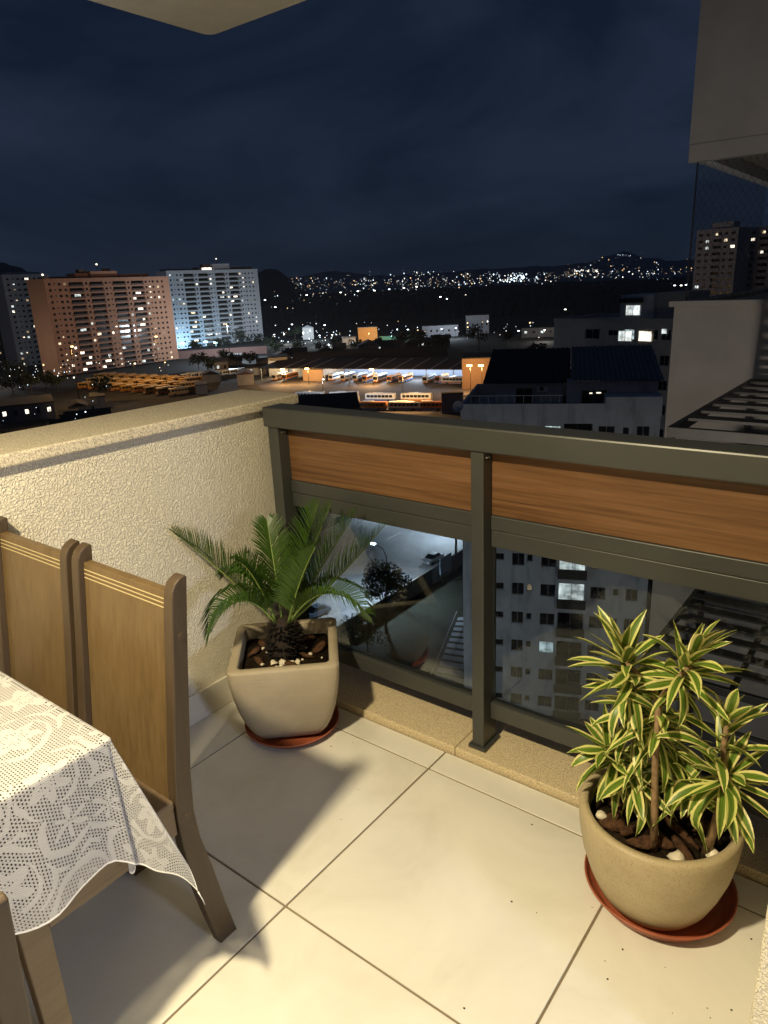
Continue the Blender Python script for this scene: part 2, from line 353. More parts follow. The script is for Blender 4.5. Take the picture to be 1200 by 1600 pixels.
# ------------------------------------------------------------------ chairs (local: centred on x, facing -y, back at +y)
def make_chair():
    t = empty('dining_chair', (0, 0, 0))
    W = .2115; th = .033
    front = [(0, .036), (.12, .010), (.25, -.014), (.36, -.027), (.45, -.031), (.55, -.022), (.65, -.008), (.80, .014), (.95, .034), (1.000, .0415)]
    rear = [(0, .092), (.12, .068), (.25, .046), (.36, .024), (.45, .017), (.55, .024), (.65, .037), (.80, .056), (.95, .076), (1.040, .089)]
    arc = [(.0415+.004, 1.016), (.0415+.013, 1.031), (.0415+.026, 1.040), (.089-.008, 1.0445)]
    prof = [(y, z) for z, y in front] + arc + [(y, z) for z, y in reversed(rear)]
    for sx in (-1, 1):
        xo = sx*W; xi = sx*(W-th)
        st = MB().prism(prof, min(xo, xi), max(xo, xi)).build('stile_leg', M['chairedge'], t, bevel=.003, local=True)
        for zz, yy in ((.905, .052), (.445, -.004)):
            MB().tube([(xo, yy, zz), (xo+sx*.0022, yy, zz)], .0085, 14).build('plug_cap', M['chairedge'], st, local=True)
    fy = lambda z: -.031+(z-.45)*(.0725/.55) if z > .45 else -.031
    pf = [(fy(.47)+.016, .47), (fy(1.0)+.016, 1.002), (fy(1.0)+.038, 1.002), (fy(.47)+.038, .47)]
    pn = MB().prism(pf, -(W-th)+.0005, W-th-.0005).build('back_panel', M['chairwood'], t, bevel=.002, local=True)
    for z in (.984, .9735, .963):  # panel grooves; the light they catch is put into a pale colour
        y = fy(z)+.016
        MB().prism([(y-.0012, z-.0012), (y+.002, z-.0012), (y+.002, z+.0012), (y-.0008, z+.0012)], -(W-th)+.002, W-th-.002).build('groove_light_line', M['lit_groove'], pn, local=True)
    MB().box(-W+.003, W-.003, -.425, -.0315, .479, .505).build('seat', M['chairseat'], t, bevel=.006, local=True)
    for sx in (-1, 1):
        xo = sx*(W-.008); xi = sx*(W-.033)
        MB().box(min(xo, xi), max(xo, xi), -.354, -.032, .405, .4785).build('side_rail', M['chairseat'], t, bevel=.002, local=True)
        xo = sx*(W-.004); xi = sx*(W-.036)
        lg = MB().prism([(-.405, 0), (-.355, 0), (-.3545, .4785), (-.416, .4785)], min(xo, xi), max(xo, xi)).build('front_leg', M['chairseat'], t, bevel=.003, local=True)
        MB().tube([(xo, -.384, .445), (xo+sx*.0022, -.384, .445)], .0085, 14).build('plug_cap', M['chairseat'], lg, local=True)
    MB().box(-W+.037, W-.037, -.405, -.380, .405, .4785).build('front_rail', M['chairseat'], t, bevel=.002, local=True)
    MB().box(-W+.034, W-.034, -.0315, -.006, .40, .468).build('rear_rail', M['chairseat'], t, bevel=.002, local=True)
    return t
CH = make_chair()
for i, (loc, rz, lab) in enumerate([((-1.4885, .80, 0), 0, 'tan wooden dining chair between the other chair and the palm pot'),
                                    ((-1.9335, .797, 0), R(.4), 'tan wooden dining chair nearest the stucco wall, cut off at left'),
                                    ((-.792, .001, 0), R(-90), 'dining chair cut off in the lower left corner, its post close to the camera')]):
    c = CH if i == 0 else copy_tree(CH)
    c.location = loc; c.rotation_euler = (0, 0, rz); tag(c, lab, 'chair', 'dining chairs around the table')

# ------------------------------------------------------------------ table under a lace cloth
TX, TY, TZ = -1.257, .622, .776
tb = empty('dining_table', (-1.69, -.2, 0), 'wooden dining table hidden under a white lace cloth', 'table')
MB().box(-2.125, TX-.004, -1.04, TY-.004, .742, TZ-.002).build('table_top', M['chairwood'], tb, bevel=.004)
for lx in (-2.06, -1.40):
    for ly in (-.95, .36): MB().box(lx-.03, lx+.03, ly-.03, ly+.03, .0, .741).build('leg', M['chairedge'], tb, bevel=.003)
MB().box(-2.05, -1.41, -.93, .34, .66, .7415).build('apron', M['chairedge'], tb)

def m_lace():
    k = NT('white_lace', .85, spec=.15)
    uv = k.n('ShaderNodeTexCoord').outputs['UV']
    wob = k.n('ShaderNodeTexNoise', None, Vector=uv, Scale=9.0, Detail=2.0)
    dv = k.n('ShaderNodeVectorMath', {'operation': 'SCALE'}); k.put(dv.inputs[0], wob.outputs['Color']); dv.inputs['Scale'].default_value = .05
    av = k.n('ShaderNodeVectorMath', {'operation': 'ADD'}); k.put(av.inputs[0], uv); k.put(av.inputs[1], dv.outputs[0])
    # motifs: flowers round voronoi sites, scrolls as warped rings
    vo = k.n('ShaderNodeTexVoronoi', {'feature': 'F1'}, Vector=av.outputs[0], Scale=7.0, Randomness=.6)
    loc = k.n('ShaderNodeVectorMath', {'operation': 'SUBTRACT'}); sc_ = k.n('ShaderNodeVectorMath', {'operation': 'SCALE'}); k.put(sc_.inputs[0], av.outputs[0]); sc_.inputs['Scale'].default_value = 1.0
    k.put(loc.inputs[0], sc_.outputs[0]); k.put(loc.inputs[1], vo.outputs['Position'])
    sp = k.n('ShaderNodeSeparateXYZ', None, Vector=loc.outputs[0])
    ang = k.math('ARCTAN2', sp.outputs['Y'], sp.outputs['X'])
    d = vo.outputs['Distance']
    pet = k.math('ADD', .30, k.math('MULTIPLY', k.math('COSINE', k.math('MULTIPLY', ang, 6.0)), .085))
    flower = k.math('LESS_THAN', d, pet)
    ringw = k.math('SINE', k.math('ADD', k.math('MULTIPLY', d, 30.0), k.math('MULTIPLY', ang, 1.0)))
    scroll = k.math('MULTIPLY', k.math('GREATER_THAN', ringw, .25), k.math('GREATER_THAN', d, .42))
    big = k.noise(uv, 5.0, 2)
    scroll = k.math('MULTIPLY', scroll, k.math('GREATER_THAN', big, .47))
    solid = k.math('MAXIMUM', flower, scroll)
    # hole grid, rows staggered like crochet
    s = k.n('ShaderNodeSeparateXYZ', None, Vector=uv)
    P = .0080
    rv = k.math('DIVIDE', s.outputs['Y'], P*.82); row = k.math('FLOOR', rv)
    ru = k.math('ADD', k.math('DIVIDE', s.outputs['X'], P), k.math('MULTIPLY', k.math('MODULO', row, 2.0), .5))
    cu = k.math('SUBTRACT', k.math('FRACT', ru), .5); cv = k.math('SUBTRACT', k.math('FRACT', rv), .5)
    hole = k.math('LESS_THAN', k.math('ADD', k.math('POWER', k.math('ABSOLUTE', cu), 2.0), k.math('POWER', k.math('ABSOLUTE', cv), 2.0)), .066)
    # a thin outline of holes inside the motifs
    rim = k.math('LESS_THAN', k.math('ABSOLUTE', k.math('SUBTRACT', d, k.math('MULTIPLY', pet, .42))), .035)
    hole2 = k.math('LESS_THAN', k.math('ADD', k.math('POWER', k.math('ABSOLUTE', cu), 2.0), k.math('POWER', k.math('ABSOLUTE', cv), 2.0)), .045)
    h = k.math('MAXIMUM', k.math('MULTIPLY', hole, k.math('SUBTRACT', 1.0, solid)), k.math('MULTIPLY', hole2, rim))
    # hem stays closed
    k.put(k.b.inputs['Alpha'], k.math('SUBTRACT', 1.0, h))
    thread = k.math('SINE', k.math('MULTIPLY', s.outputs['X'], 1400.0))
    k.base(k.mix(k.math('MULTIPLY', solid, .5), (.40, .395, .395), (.48, .475, .475)))
    k.bump(k.math('ADD', k.math('MULTIPLY', thread, .3), solid), .35, .0012)
    tl = k.n('ShaderNodeBsdfTranslucent', None, Color=(.7, .7, .68)); return k.m
M['lace'] = m_lace(); M['hem'] = plain('white_cotton_hem', (.78, .77, .75), .85, var=.04)

def cloth_pos(s, t):
    """s, t: distance along the cloth past the table's right and far edges (negative: on the table)"""
    def wav(a, k): return .006*math.sin(a*k)+.004*math.sin(a*k*2.3+1)
    rr = .006
    if s <= 0 and t <= 0: return Vector((TX+s, TY+t, TZ+.0016))
    if s > 0 and t <= 0:
        d = max(s-.01, 0); o = min(s, .01)*.75+.0035
        fold = (.05+.035*math.exp(-((t+.02)/.07)**2)*-1)+.020*math.sin(t*26+.5)
        return Vector((TX+o+d*(.075+fold*.6)+wav(t, 30)*d*2, TY+t, TZ+.001-d*.992-min(s, .01)*.3))
    if t > 0 and s <= 0:
        d = max(t-.01, 0); o = min(t, .01)*.75+.0035
        return Vector((TX+s, TY+o+d*(.08+.04*math.sin(s*24)), TZ+.001-d*.99-min(t, .01)*.3))
    r = math.hypot(s, t); ph = math.atan2(t, s)
    b1 = math.exp(-((ph-.92)/.34)**2); b2 = math.exp(-((ph-.22)/.16)**2)
    outw = .075*math.cos(ph)**2+.08*math.sin(ph)**2 + .31*b1 - .05*b2
    th = ph*.55 + .18 if 0 else ph*.80
    th = th*(1-b1*.35)
    d = max(r-.01, 0); o = min(r, .01)*.75+.0035
    hz = o+d*max(outw, -.06)
    dn = d*math.sqrt(max(.2, 1-max(outw, 0)**2))
    return Vector((TX+math.cos(th)*hz, TY+math.sin(th)*hz-(.05*b2)*d*4*.25, TZ+.001-dn-min(r, .01)*.3))
SMAX, TMAX = .285, .295
def axis_pts(lo, hi, step): n = int(round((hi-lo)/step)); return [lo+(hi-lo)*i/n for i in range(n+1)]
ss = axis_pts(-.865, -.02, .06)+axis_pts(-.012, .012, .004)+axis_pts(.02, SMAX-.0045, .0098)+[SMAX]
tt = axis_pts(-1.66, -.62, .13)+axis_pts(-.60, -.02, .02)+axis_pts(-.012, .012, .004)+axis_pts(.02, TMAX-.0045, .0098)+[TMAX]
cl = MB(); idx = {}
def hemw(s, t):
    f = 1.0
    return cloth_pos(s, t)
for i, s in enumerate(ss):
    for j, t in enumerate(tt):
        s2 = s*(1+.055*math.sin(t*21)+.02*math.sin(t*47)) if s > .02 else s; t2 = t*(1+.05*math.sin(s*25)) if t > .02 else t
        # bow the free hem a little near the table's near half
        if s > .02: s2 *= (1+.10*min(0, t)/.6 if t < 0 else 1)*(1+.10*math.exp(-((t-.03)/.13)**2)+.035*math.sin(t*33+1))
        idx[i, j] = len(cl.v); cl.v.append(tuple(cloth_pos(s2, t2)))
for i in range(len(ss)-1):
    for j in range(len(tt)-1):
        cl.f.append((idx[i, j], idx[i+1, j], idx[i+1, j+1], idx[i, j+1]))
        last = (i == len(ss)-2 or j == len(tt)-2)
        if last: cl.mi[len(cl.f)-1] = 1
        cl.uv[len(cl.f)-1] = [(ss[a]+1, tt[b]+2) for a, b in ((i, j), (i+1, j), (i+1, j+1), (i, j+1))]
me = cl.mesh('lace_tablecloth', [M['lace'], M['hem']], True); fixn(me)
clo = tag(link('lace_tablecloth', me), 'white floral lace cloth draped over the dining table', 'tablecloth')
tip = Vector(cl.v[idx[len(ss)-1, len(tt)-1]])
MB().tube([tip, tip+Vector((.004, .002, -.012)), tip+Vector((.003, .006, -.024)), tip+Vector((.010, .006, -.036))], [.0016, .0012, .0012, .0006], 6).build('loose_thread', M['hem'], clo, True)

# ------------------------------------------------------------------ square pot with the sago palm
PC = Vector((-1.822, 1.662, 0)); PA = math.atan2(.275, .297)
def sq_ring(c, half, z, e, n=48):
    r = []
    for k in range(n):
        a = 2*math.pi*(k+.5)/n; cx, sy = math.cos(a), math.sin(a)
        q = (abs(cx)**e+abs(sy)**e)**(-1/e)*half
        x, y = cx*q, sy*q
        r.append((c.x+x*math.cos(PA)-y*math.sin(PA), c.y+x*math.sin(PA)+y*math.cos(PA), z))
    return r
p1 = empty('square_pot', PC, 'square beige cement pot with curved sides, holding the palm', 'pot')
prof = [(.112, .020, 7), (.124, .027, 8), (.142, .058, 10), (.160, .105, 14), (.177, .165, 18), (.190, .235, 24), (.198, .300, 32), (.2005, .347, 40), (.199, .354, 40), (.169, .356, 40), (.1655, .352, 32), (.163, .300, 26), (.160, .270, 24)]
MB().ring_loft([sq_ring(PC, h, z, e, 72) for h, z, e in prof]).build('pot_body', M['pot1'], p1, True)
so = MB(); so.ring_loft([sq_ring(PC, h, z, 20, 72) for h, z in ((.1625, .285), (.1625, .303), (.08, .309), (.02, .312))]); so.build('soil', M['soil'], p1, True)
def saucer(c, r, h, label, name='plant_saucer'):
    t = MB().lathe([(.01, .003), (r*.80, .003), (r*.86, .006), (r*.97, h-.004), (r*.985, h), (r, h-.001), (r, h-.006), (r*.965, h-.009), (r*.83, .001), (.01, .0006)], 56, (c[0], c[1], .0005)).build(name, M['terracotta'], None, True)
    return tag(t, label, 'saucer')
saucer((-1.815, 1.655), .186, .034, 'terracotta saucer under the square palm pot')
def lump(c, size, rz, mat, name, seed, flat=.5, n=1):
    rnd = random.Random(seed); b = bmesh.new(); bmesh.ops.create_icosphere(b, subdivisions=2, radius=1)
    ph = [rnd.uniform(0, 6) for _ in range(6)]
    tilt = Matrix.Rotation(rnd.uniform(-.5, .5), 3, 'X') @ Matrix.Rotation(rnd.uniform(-.35, .35), 3, 'Y')
    for v in b.verts:
        p = v.co.copy(); q = 1+.16*math.sin(3*p.x+ph[0])+.14*math.sin(4*p.y+ph[1])+.10*math.sin(5*p.z+ph[2]+2*p.x)
        p *= q; p = Vector((p.x*size[0], p.y*size[1], p.z*size[2])); v.co = Matrix.Rotation(rz, 3, 'Z') @ (tilt @ p)
    me = bpy.data.meshes.new(name); b.to_mesh(me); b.free(); me.materials.append(mat)
    for p in me.polygons: p.use_smooth = True
    o = link(name, me); o.location = c; return o
rnd = random.Random(5)
for i in range(9):
    a = [2.6, 3.1, 3.7, 4.4, 5.0, .3, .8, 5.7, 1.6][i]; rr_ = rnd.uniform(.085, .13)
    tag(lump((PC.x+rr_*math.cos(a), PC.y+rr_*math.sin(a), .318+rnd.uniform(0, .008)), (rnd.uniform(.025, .042), rnd.uniform(.012, .02), .008), rnd.uniform(0, 3.1), M['bark'], 'bark_chip', i+20), 'reddish bark chip on the soil of the square pot', 'bark', 'bark chips in the square pot')
for i in range(22):
    a = rnd.uniform(0, 6.3); rr_ = rnd.uniform(.075, .15); s_ = rnd.uniform(.004, .013)
    tag(lump((PC.x+rr_*math.cos(a), PC.y+rr_*math.sin(a), .312+s_*.5), (s_*1.3, s_, s_*.7), rnd.uniform(0, 3), M['pebble'], 'white_pebble', i+60), 'small white pebble on the soil of the square pot', 'pebble', 'white pebbles in the square pot')
palm = empty('sago_palm', (PC.x, PC.y, .31), 'dark green sago palm with feathery fronds in the square pot', 'palm')
tk = MB(); tk.lathe([(.050, .30), (.055, .33), (.053, .38), (.045, .42), (.030, .45), (.01, .462)], 24, (PC.x, PC.y, 0))
for i in range(420):
    a = rnd.uniform(0, 2*math.pi); z = rnd.uniform(.305, .445); rad = .053 if z < .38 else .053-(z-.38)*.4
    bx, by = PC.x+rad*.9*math.cos(a), PC.y+rad*.9*math.sin(a); tx, ty = PC.x+(rad+.030)*math.cos(a), PC.y+(rad+.030)*math.sin(a)
    sx, sy = -math.sin(a)*.007, math.cos(a)*.007
    tk.poly([(bx-sx, by-sy, z-.006), (bx+sx, by+sy, z-.006), (tx, ty, z+.018)]); tk.poly([(bx-sx, by-sy, z+.006), (bx+sx, by+sy, z+.006), (tx, ty, z+.018)])
tk.build('trunk', M['cyctrunk'], palm)
def frond(tipv, rise, seed, L=.15, n=46, base=None, curl=0.0):
    rnd = random.Random(seed)
    b0 = base or Vector((PC.x, PC.y, .445)); T = Vector(tipv)
    hd = (T-b0); hd.z = 0; hd.normalize(); b = b0+hd*.028
    mid = (b+T)/2+Vector((0, 0, rise))
    pt = lambda u: b*(1-u)**2+mid*2*u*(1-u)+T*u*u
    m = MB(); path = [pt(i/14) for i in range(15)]
    m.tube(path, [.0042*(1-.8*i/14)+.0006 for i in range(15)], 6); nr = len(m.f)
    lf = MB()
    for i in range(n):
        u = .14+.86*(i/(n-1)); p = pt(u); d = (pt(min(1, u+.01))-pt(max(0, u-.01))).normalized()
        side = d.cross(Vector((0, 0, 1))).normalized(); upv = side.cross(d).normalized()
        ll = L*(.55+.6*math.sin(math.pi*min(1, .15+u*.80)))*(1-.45*max(0, (u-.75)/.25))*rnd.uniform(.90, 1.06)
        for sgn in (-1, 1):
            dirv = (side*sgn*.62+d*(.50+.45*u)+upv*(.62-.22*u)+Vector((rnd.uniform(-.06, .06), rnd.uniform(-.06, .06), rnd.uniform(-.05, .05)))).normalized()
            wv = d*.0036+upv*.001
            tipp = p+dirv*ll+Vector((0, 0, -ll*(.10+curl)))
            mp_ = p+dirv*ll*.55+Vector((0, 0, ll*.02))
            if rnd.random() < .03: continue
            lf.poly([p-wv*.8, p+wv*.8, mp_+wv, mp_-wv], uv=[(0, 0), (1, 0), (1, .5), (0, .5)])
            lf.poly([mp_-wv, mp_+wv, tipp], uv=[(0, .5), (1, .5), (.5, 1)])
    fo = lf.build('frond', M['palmleaf'], palm); m.build('rachis', M['rachis'], fo, True)
cz = .0
FR = [((-2.125, 1.45, .815), .03, .130, 0.0), ((-1.955, 1.43, .470), .22, .125, .5), ((-1.475, 1.875, .835), -.03, .140, 0.0), ((-1.472, 1.74, .545), .20, .120, .40),
      ((-1.785, 1.86, .865), .04, .12, 0), ((-1.60, 1.86, .86), .02, .13, 0), ((-2.01, 1.80, .78), .07, .12, 0), ((-1.60, 1.64, .80), .05, .12, .05), ((-1.95, 1.58, .70), .10, .11, .1), ((-2.06, 1.62, .60), .16, .11, .3), ((-1.70, 1.84, .88), .04, .11, 0)]
for i, (tp, ri, LL, cu) in enumerate(FR): frond(tp, ri, 100+i, LL, 60, None, cu)

# ------------------------------------------------------------------ round pot with the variegated dracaena
QC = Vector((-.408, 1.636, 0))
p2 = empty('round_pot', QC, 'round sandy beige pot holding the variegated plant, at right', 'pot')
prof = [(.118, .016), (.132, .022), (.150, .050), (.172, .105), (.190, .165), (.2005, .225), (.2045, .270), (.2045, .292), (.201, .299), (.194, .3015), (.183, .2995), (.179, .292), (.176, .26), (.172, .22)]
MB().lathe(prof, 72, tuple(QC)).build('pot_body', M['pot2'], p2, True)
MB().lathe([(.1755, .235), (.1755, .25), (.09, .257), (.01, .259)], 48, tuple(QC)).build('soil', M['soil'], p2, True)
saucer((-.400, 1.664), .199, .050, 'terracotta saucer under the round pot')
rnd = random.Random(9)
for i in range(11):
    a = [3.4, 3.9, 4.3, 4.7, 5.1, 5.5, 2.7, .2, 5.9, 1.2, 2.0][i]; rr_ = [.11, .13, .10, .12, .09, .13, .10, .11, .07, .1, .1][i]
    tag(lump((QC.x+rr_*math.cos(a), QC.y+rr_*math.sin(a), .268+rnd.uniform(0, .01)), (rnd.uniform(.032, .056), rnd.uniform(.013, .024), .011), rnd.uniform(0, 3.1), M['bark'], 'bark_chip', i+120), 'chunky bark piece on the soil of the round pot', 'bark', 'bark pieces in the round pot')
for i, (dx, dy, s_) in enumerate([(.085, -.130, .025), (-.12, -.085, .015), (.02, .06, .018), (.145, -.06, .020)]):
    tag(lump((QC.x+dx, QC.y+dy, .268+s_*.35), (s_*1.15, s_*.85, s_*.6), rnd.uniform(0, 3), M['pebble'], 'white_stone', i+160), 'cream rounded stone on the soil of the round pot', 'stone', 'cream stones in the round pot')
# spill in the saucer
dr = empty('variegated_dracaena', (QC.x, QC.y, .255), 'yellow edged variegated dracaena in the round pot', 'plant')
def stem(pts, r0, r1):
    n = len(pts); MB().tube(pts, [r0+(r1-r0)*i/(n-1) for i in range(n)], 10).build('stem', M['cane'], dr, True)
def dleaf(b, dirv, L, W, bend, seed, cup=.35):
    """strap leaf from b heading dirv, arching down by `bend` radians over its length"""
    rnd = random.Random(seed); d = Vector(dirv).normalized(); side = d.cross(Vector((0, 0, 1)))
    side = (side if side.length > .05 else Vector((1, 0, 0))).normalized()
    tw = rnd.uniform(-1.1, 1.1); N = 9; bend *= rnd.choice((.7, .9, 1, 1, 1.25, 1.7)); p = Vector(b); rows = []
    sb = rnd.uniform(-.7, .7)
    for i in range(N+1):
        u = i/N; nrm = side.cross(d).normalized()
        s2 = (side*math.cos(tw*u)+nrm*math.sin(tw*u)); n2 = s2.cross(d).normalized()
        wd = W*(.42+.58*math.sin(math.pi*min(1, .12+u*.62)))*(1-max(0, (u-.55)/.45)**1.8)+.0006
        rows.append((p-s2*wd*.5+n2*wd*cup*.35, p-s2*wd*.0-n2*wd*cup*.12, p+s2*wd*.5+n2*wd*cup*.35, u))
        p = p+d*(L/N)
        rot = Matrix.Rotation(-bend/N*(.5+1.0*u), 3, side) @ Matrix.Rotation(sb/N, 3, Vector((0, 0, 1)))
        d = (rot @ d).normalized()
    m = MB()
    for (a0, b0, c0, u0), (a1, b1, c1, u1) in zip(rows[:-1], rows[1:]):
        m.poly([a0, b0, b1, a1], uv=[(0, u0), (.5, u0), (.5, u1), (0, u1)]); m.poly([b0, c0, c1, b1], uv=[(.5, u0), (1, u0), (1, u1), (.5, u1)])
    off = dr.location; m.v = [(a-off.x, b_-off.y, c_-off.z) for a, b_, c_ in m.v]
    me = m.mesh('leaf', M['dracleaf'], True); bm_ = bmesh.new(); bm_.from_mesh(me); bmesh.ops.remove_doubles(bm_, verts=bm_.verts, dist=1e-6); bm_.to_mesh(me); bm_.free()
    link('leaf', me, dr)
def rosette(c, axis, n, L, W, seed, spread=(.25, 1.7), back=.05, bendr=(.5, 1.7)):
    rnd = random.Random(seed); ax = Vector(axis).normalized(); a1 = ax.cross(Vector((0, 1, .1))).normalized(); a2 = ax.cross(a1)
    for i in range(n):
        q = i/(n-1); ph = i*2.39996+rnd.uniform(-.25, .25); el = spread[0]+(spread[1]-spread[0])*q**.8+rnd.uniform(-.12, .12)
        d = ax*math.cos(el)+(a1*math.cos(ph)+a2*math.sin(ph))*math.sin(el)
        d = (d+Vector((.10, -.20, .05))).normalized()
        dleaf(Vector(c)-ax*back*q*2.2, d, L*rnd.uniform(.78, 1.12)*(.82+.25*q), W*rnd.uniform(.85, 1.12), rnd.uniform(*bendr)*(.35+.75*q), seed*100+i)
S0 = [(-.385, 1.525, .255), (-.392, 1.532, .36), (-.405, 1.548, .50), (-.413, 1.56, .66)]
stem(S0, .0098, .0078)
stem([S0[3], (-.445, 1.565, .695), (-.500, 1.57, .735)], .0075, .006)
stem([S0[3], (-.395, 1.57, .700), (-.352, 1.58, .770)], .0072, .006)
stem([(-.275, 1.575, .255), (-.262, 1.57, .35), (-.250, 1.567, .45), (-.249, 1.565, .515)], .0115, .009)
stem([(-.249, 1.565, .515), (-.262, 1.57, .58), (-.262, 1.575, .65)], .0075, .006)
stem([(-.46, 1.66, .255), (-.49, 1.64, .34), (-.520, 1.61, .43)], .009, .007)
stem([(-.40, 1.72, .255), (-.43, 1.69, .42), (-.48, 1.64, .60)], .009, .007)
rosette((-.512, 1.57, .760), (-.28, -.10, 1), 42, .160, .0250, 31, (.08, 1.9), .055, (.3, 1.7))
rosette((-.350, 1.58, .795), (.32, -.05, 1), 34, .158, .0245, 32, (.08, 1.8), .05, (.3, 1.6))
rosette((-.249, 1.565, .520), (.12, -.28, 1), 32, .158, .0255, 33, (.45, 2.15), .03, (.6, 1.7))
rosette((-.262, 1.575, .655), (.12, -.05, 1), 15, .138, .0245, 34, (.10, 1.2), .05, (.2, 1.1))
rosette((-.545, 1.60, .45), (-.45, -.30, 1), 36, .142, .0255, 35, (.6, 1.9), .04, (.5, 1.7))
rosette((-.500, 1.62, .61), (-.35, -.2, 1), 36, .148, .0255, 36, (.6, 1.8), .05)
rosette((-.415, 1.565, .63), (0, -.3, 1), 18, .148, .0255, 37, (1.0, 2.1), .06, (.5, 1.5))
rosette((-.40, 1.67, .52), (.05, .1, 1), 16, .145, .025, 38, (.7, 1.8))
rosette((-.465, 1.565, .43), (-.3, -.5, 1), 20, .130, .024, 39, (.8, 2.0), .04, (.5, 1.6))
rosette((-.330, 1.60, .45), (.2, -.3, 1), 16, .130, .024, 40, (.7, 1.9), .04, (.5, 1.6))
# crumbs of soil on the tiles
rnd = random.Random(3); sp_ = MB()
for i in range(24):
    if i < 12: a = rnd.uniform(-2.4, .6); q = rnd.uniform(.21, .42); x, y = -.40+q*math.cos(a), 1.66+q*math.sin(a)*.9
    elif i < 18: x, y = rnd.uniform(-1.7, -1.3), rnd.uniform(1.3, 1.8)
    else: x, y = rnd.uniform(-1.5, -.3), rnd.uniform(.7, 1.8)
    if y > 1.84 or x > -.1: continue
    r = rnd.choice((.0009, .0011, .0018)); sp_.box(x-r, x+r*1.3, y-r*.8, y+r, .0004, r*1.1)
tag(sp_.build('soil_crumbs', M['soil']), 'tiny dark soil crumbs scattered on the floor tiles', 'crumbs', kind='stuff')

# ================================================================== the neighbouring wing, pergolas, safety net
def at_d(px, py, d):
    """survey helper: the point seen there at horizontal distance d"""
    v = r2*((px-600)/F_PX) - u2*((py-800)/F_PX) + fw; t = d/math.hypot(v.x, v.y)
    return Vector((v.x*t, v.y*t, EYE+v.z*t))
M['plaster'] = plain('grey_beige_render', (.40, .365, .32), .85, var=.10, scale=1.4, bump=.2, bscale=30)
M['plasterw'] = None
k = NT('stained_white_render', .85, spec=.2); v = k.coord('Object'); vs_ = k.coord('Object', (1.0, 1.0, .25))
st = k.ramp(k.noise(vs_, .75, 6, .65), [(.50, (0, 0, 0)), (.66, (1, 1, 1))])
k.base(k.mix(k.math('MULTIPLY', st, .55), k.ramp(k.noise(v, .5, 5), [(.3, (.44, .45, .46)), (.7, (.54, .55, .56))]), (.16, .165, .165))); M['plasterw'] = k.m
M['darkmetal'] = plain('dark_bronze_steel', (.045, .041, .031), .5, .2)
M['darkroof'] = plain('dark_roof_tiles', (.022, .020, .020), .85, var=.3)
M['greyroof'] = plain('grey_fibre_cement_sheet', (.115, .12, .13), .85, var=.2, scale=1.2)
M['wglass'] = plain('dark_window_glass', (.012, .014, .017), .18, var=.3, scale=.6)
M['wframe'] = plain('grey_window_frame', (.30, .31, .31), .5)
M['concrete'] = plain('worn_concrete', (.20, .195, .185), .9, var=.25, scale=.6)
M['white'] = plain('white_paint', (.62, .62, .61), .6, var=.06, scale=1)
WC = [(1.0, .86, .62), (.80, .94, 1.0), (1.0, .95, .82), (.62, .86, 1.0)]
def lit_mat(name, c, s):
    k = NT(name, .4); k.base((.03, .03, .03)); k.m.cycles.emission_sampling = 'NONE'
    v = k.coord('Object', (5.0, 5.0, .35), rnd=40.0); v2 = k.coord('Object', (.8, .8, 1.1), rnd=23.0)
    f = k.math('MULTIPLY', k.math('ADD', .35, k.math('MULTIPLY', k.noise(v, 1.4, 2), .9)), k.math('ADD', .25, k.math('MULTIPLY', k.ramp(k.noise(v2, 1.0, 2), [(.35, (0, 0, 0)), (.62, (1, 1, 1))]), .9)))
    k.put(k.b.inputs['Emission Color'], k.mix(k.noise(v2, .7, 1), c, tuple(x*y for x, y in zip(c, (1.0, .86, .70))))); k.put(k.b.inputs['Emission Strength'], k.math('MULTIPLY', f, s)); return k.m
M['lit'] = [lit_mat('lit_window_%s' % n, c, s) for n, c, s in (('warm', WC[0], 2.2), ('cool', WC[1], 1.5), ('white', WC[2], 3.2), ('cyan', WC[3], 1.0), ('dim', (.9, .7, .45), .5))]

wing = empty('neighbouring_wing', (-1, 14, GZ), 'plain grey beige building wing behind the dark pergola', 'building')
MB().box(-3.45, 9, 12.0, 21, GZ, 1.10).build('wall', M['plaster'], wing)
MB().box(-3.52, 9, 11.93, 12.22, 1.101, 1.19).build('wall_coping', M['plaster'], wing, bevel=.01)
MB().box(-3.52, -3.23, 12.221, 21, 1.101, 1.17).build('side_coping', M['plaster'], wing, bevel=.01)
MB().box(-3.42, 9, 12.0, 21, 3.40, 26).build('upper_wall', M['plaster'], wing)
MB().box(-3.42, 9, 12.0, 12.18, 3.16, 3.398).build('edge_beam', M['plaster'], wing, bevel=.01)
MB().box(-3.42, -3.20, 12.181, 21, 3.20, 3.398).build('side_beam', M['white'], wing, bevel=.01)
MB().box(-1.6, 9, 15.5, 15.7, 1.102, 1.95).build('terrace_parapet', M['plaster'], wing)
MB().box(1.5, 9, 18, 20.9, 1.102, 3.398).build('inner_wall', M['plaster'], wing)
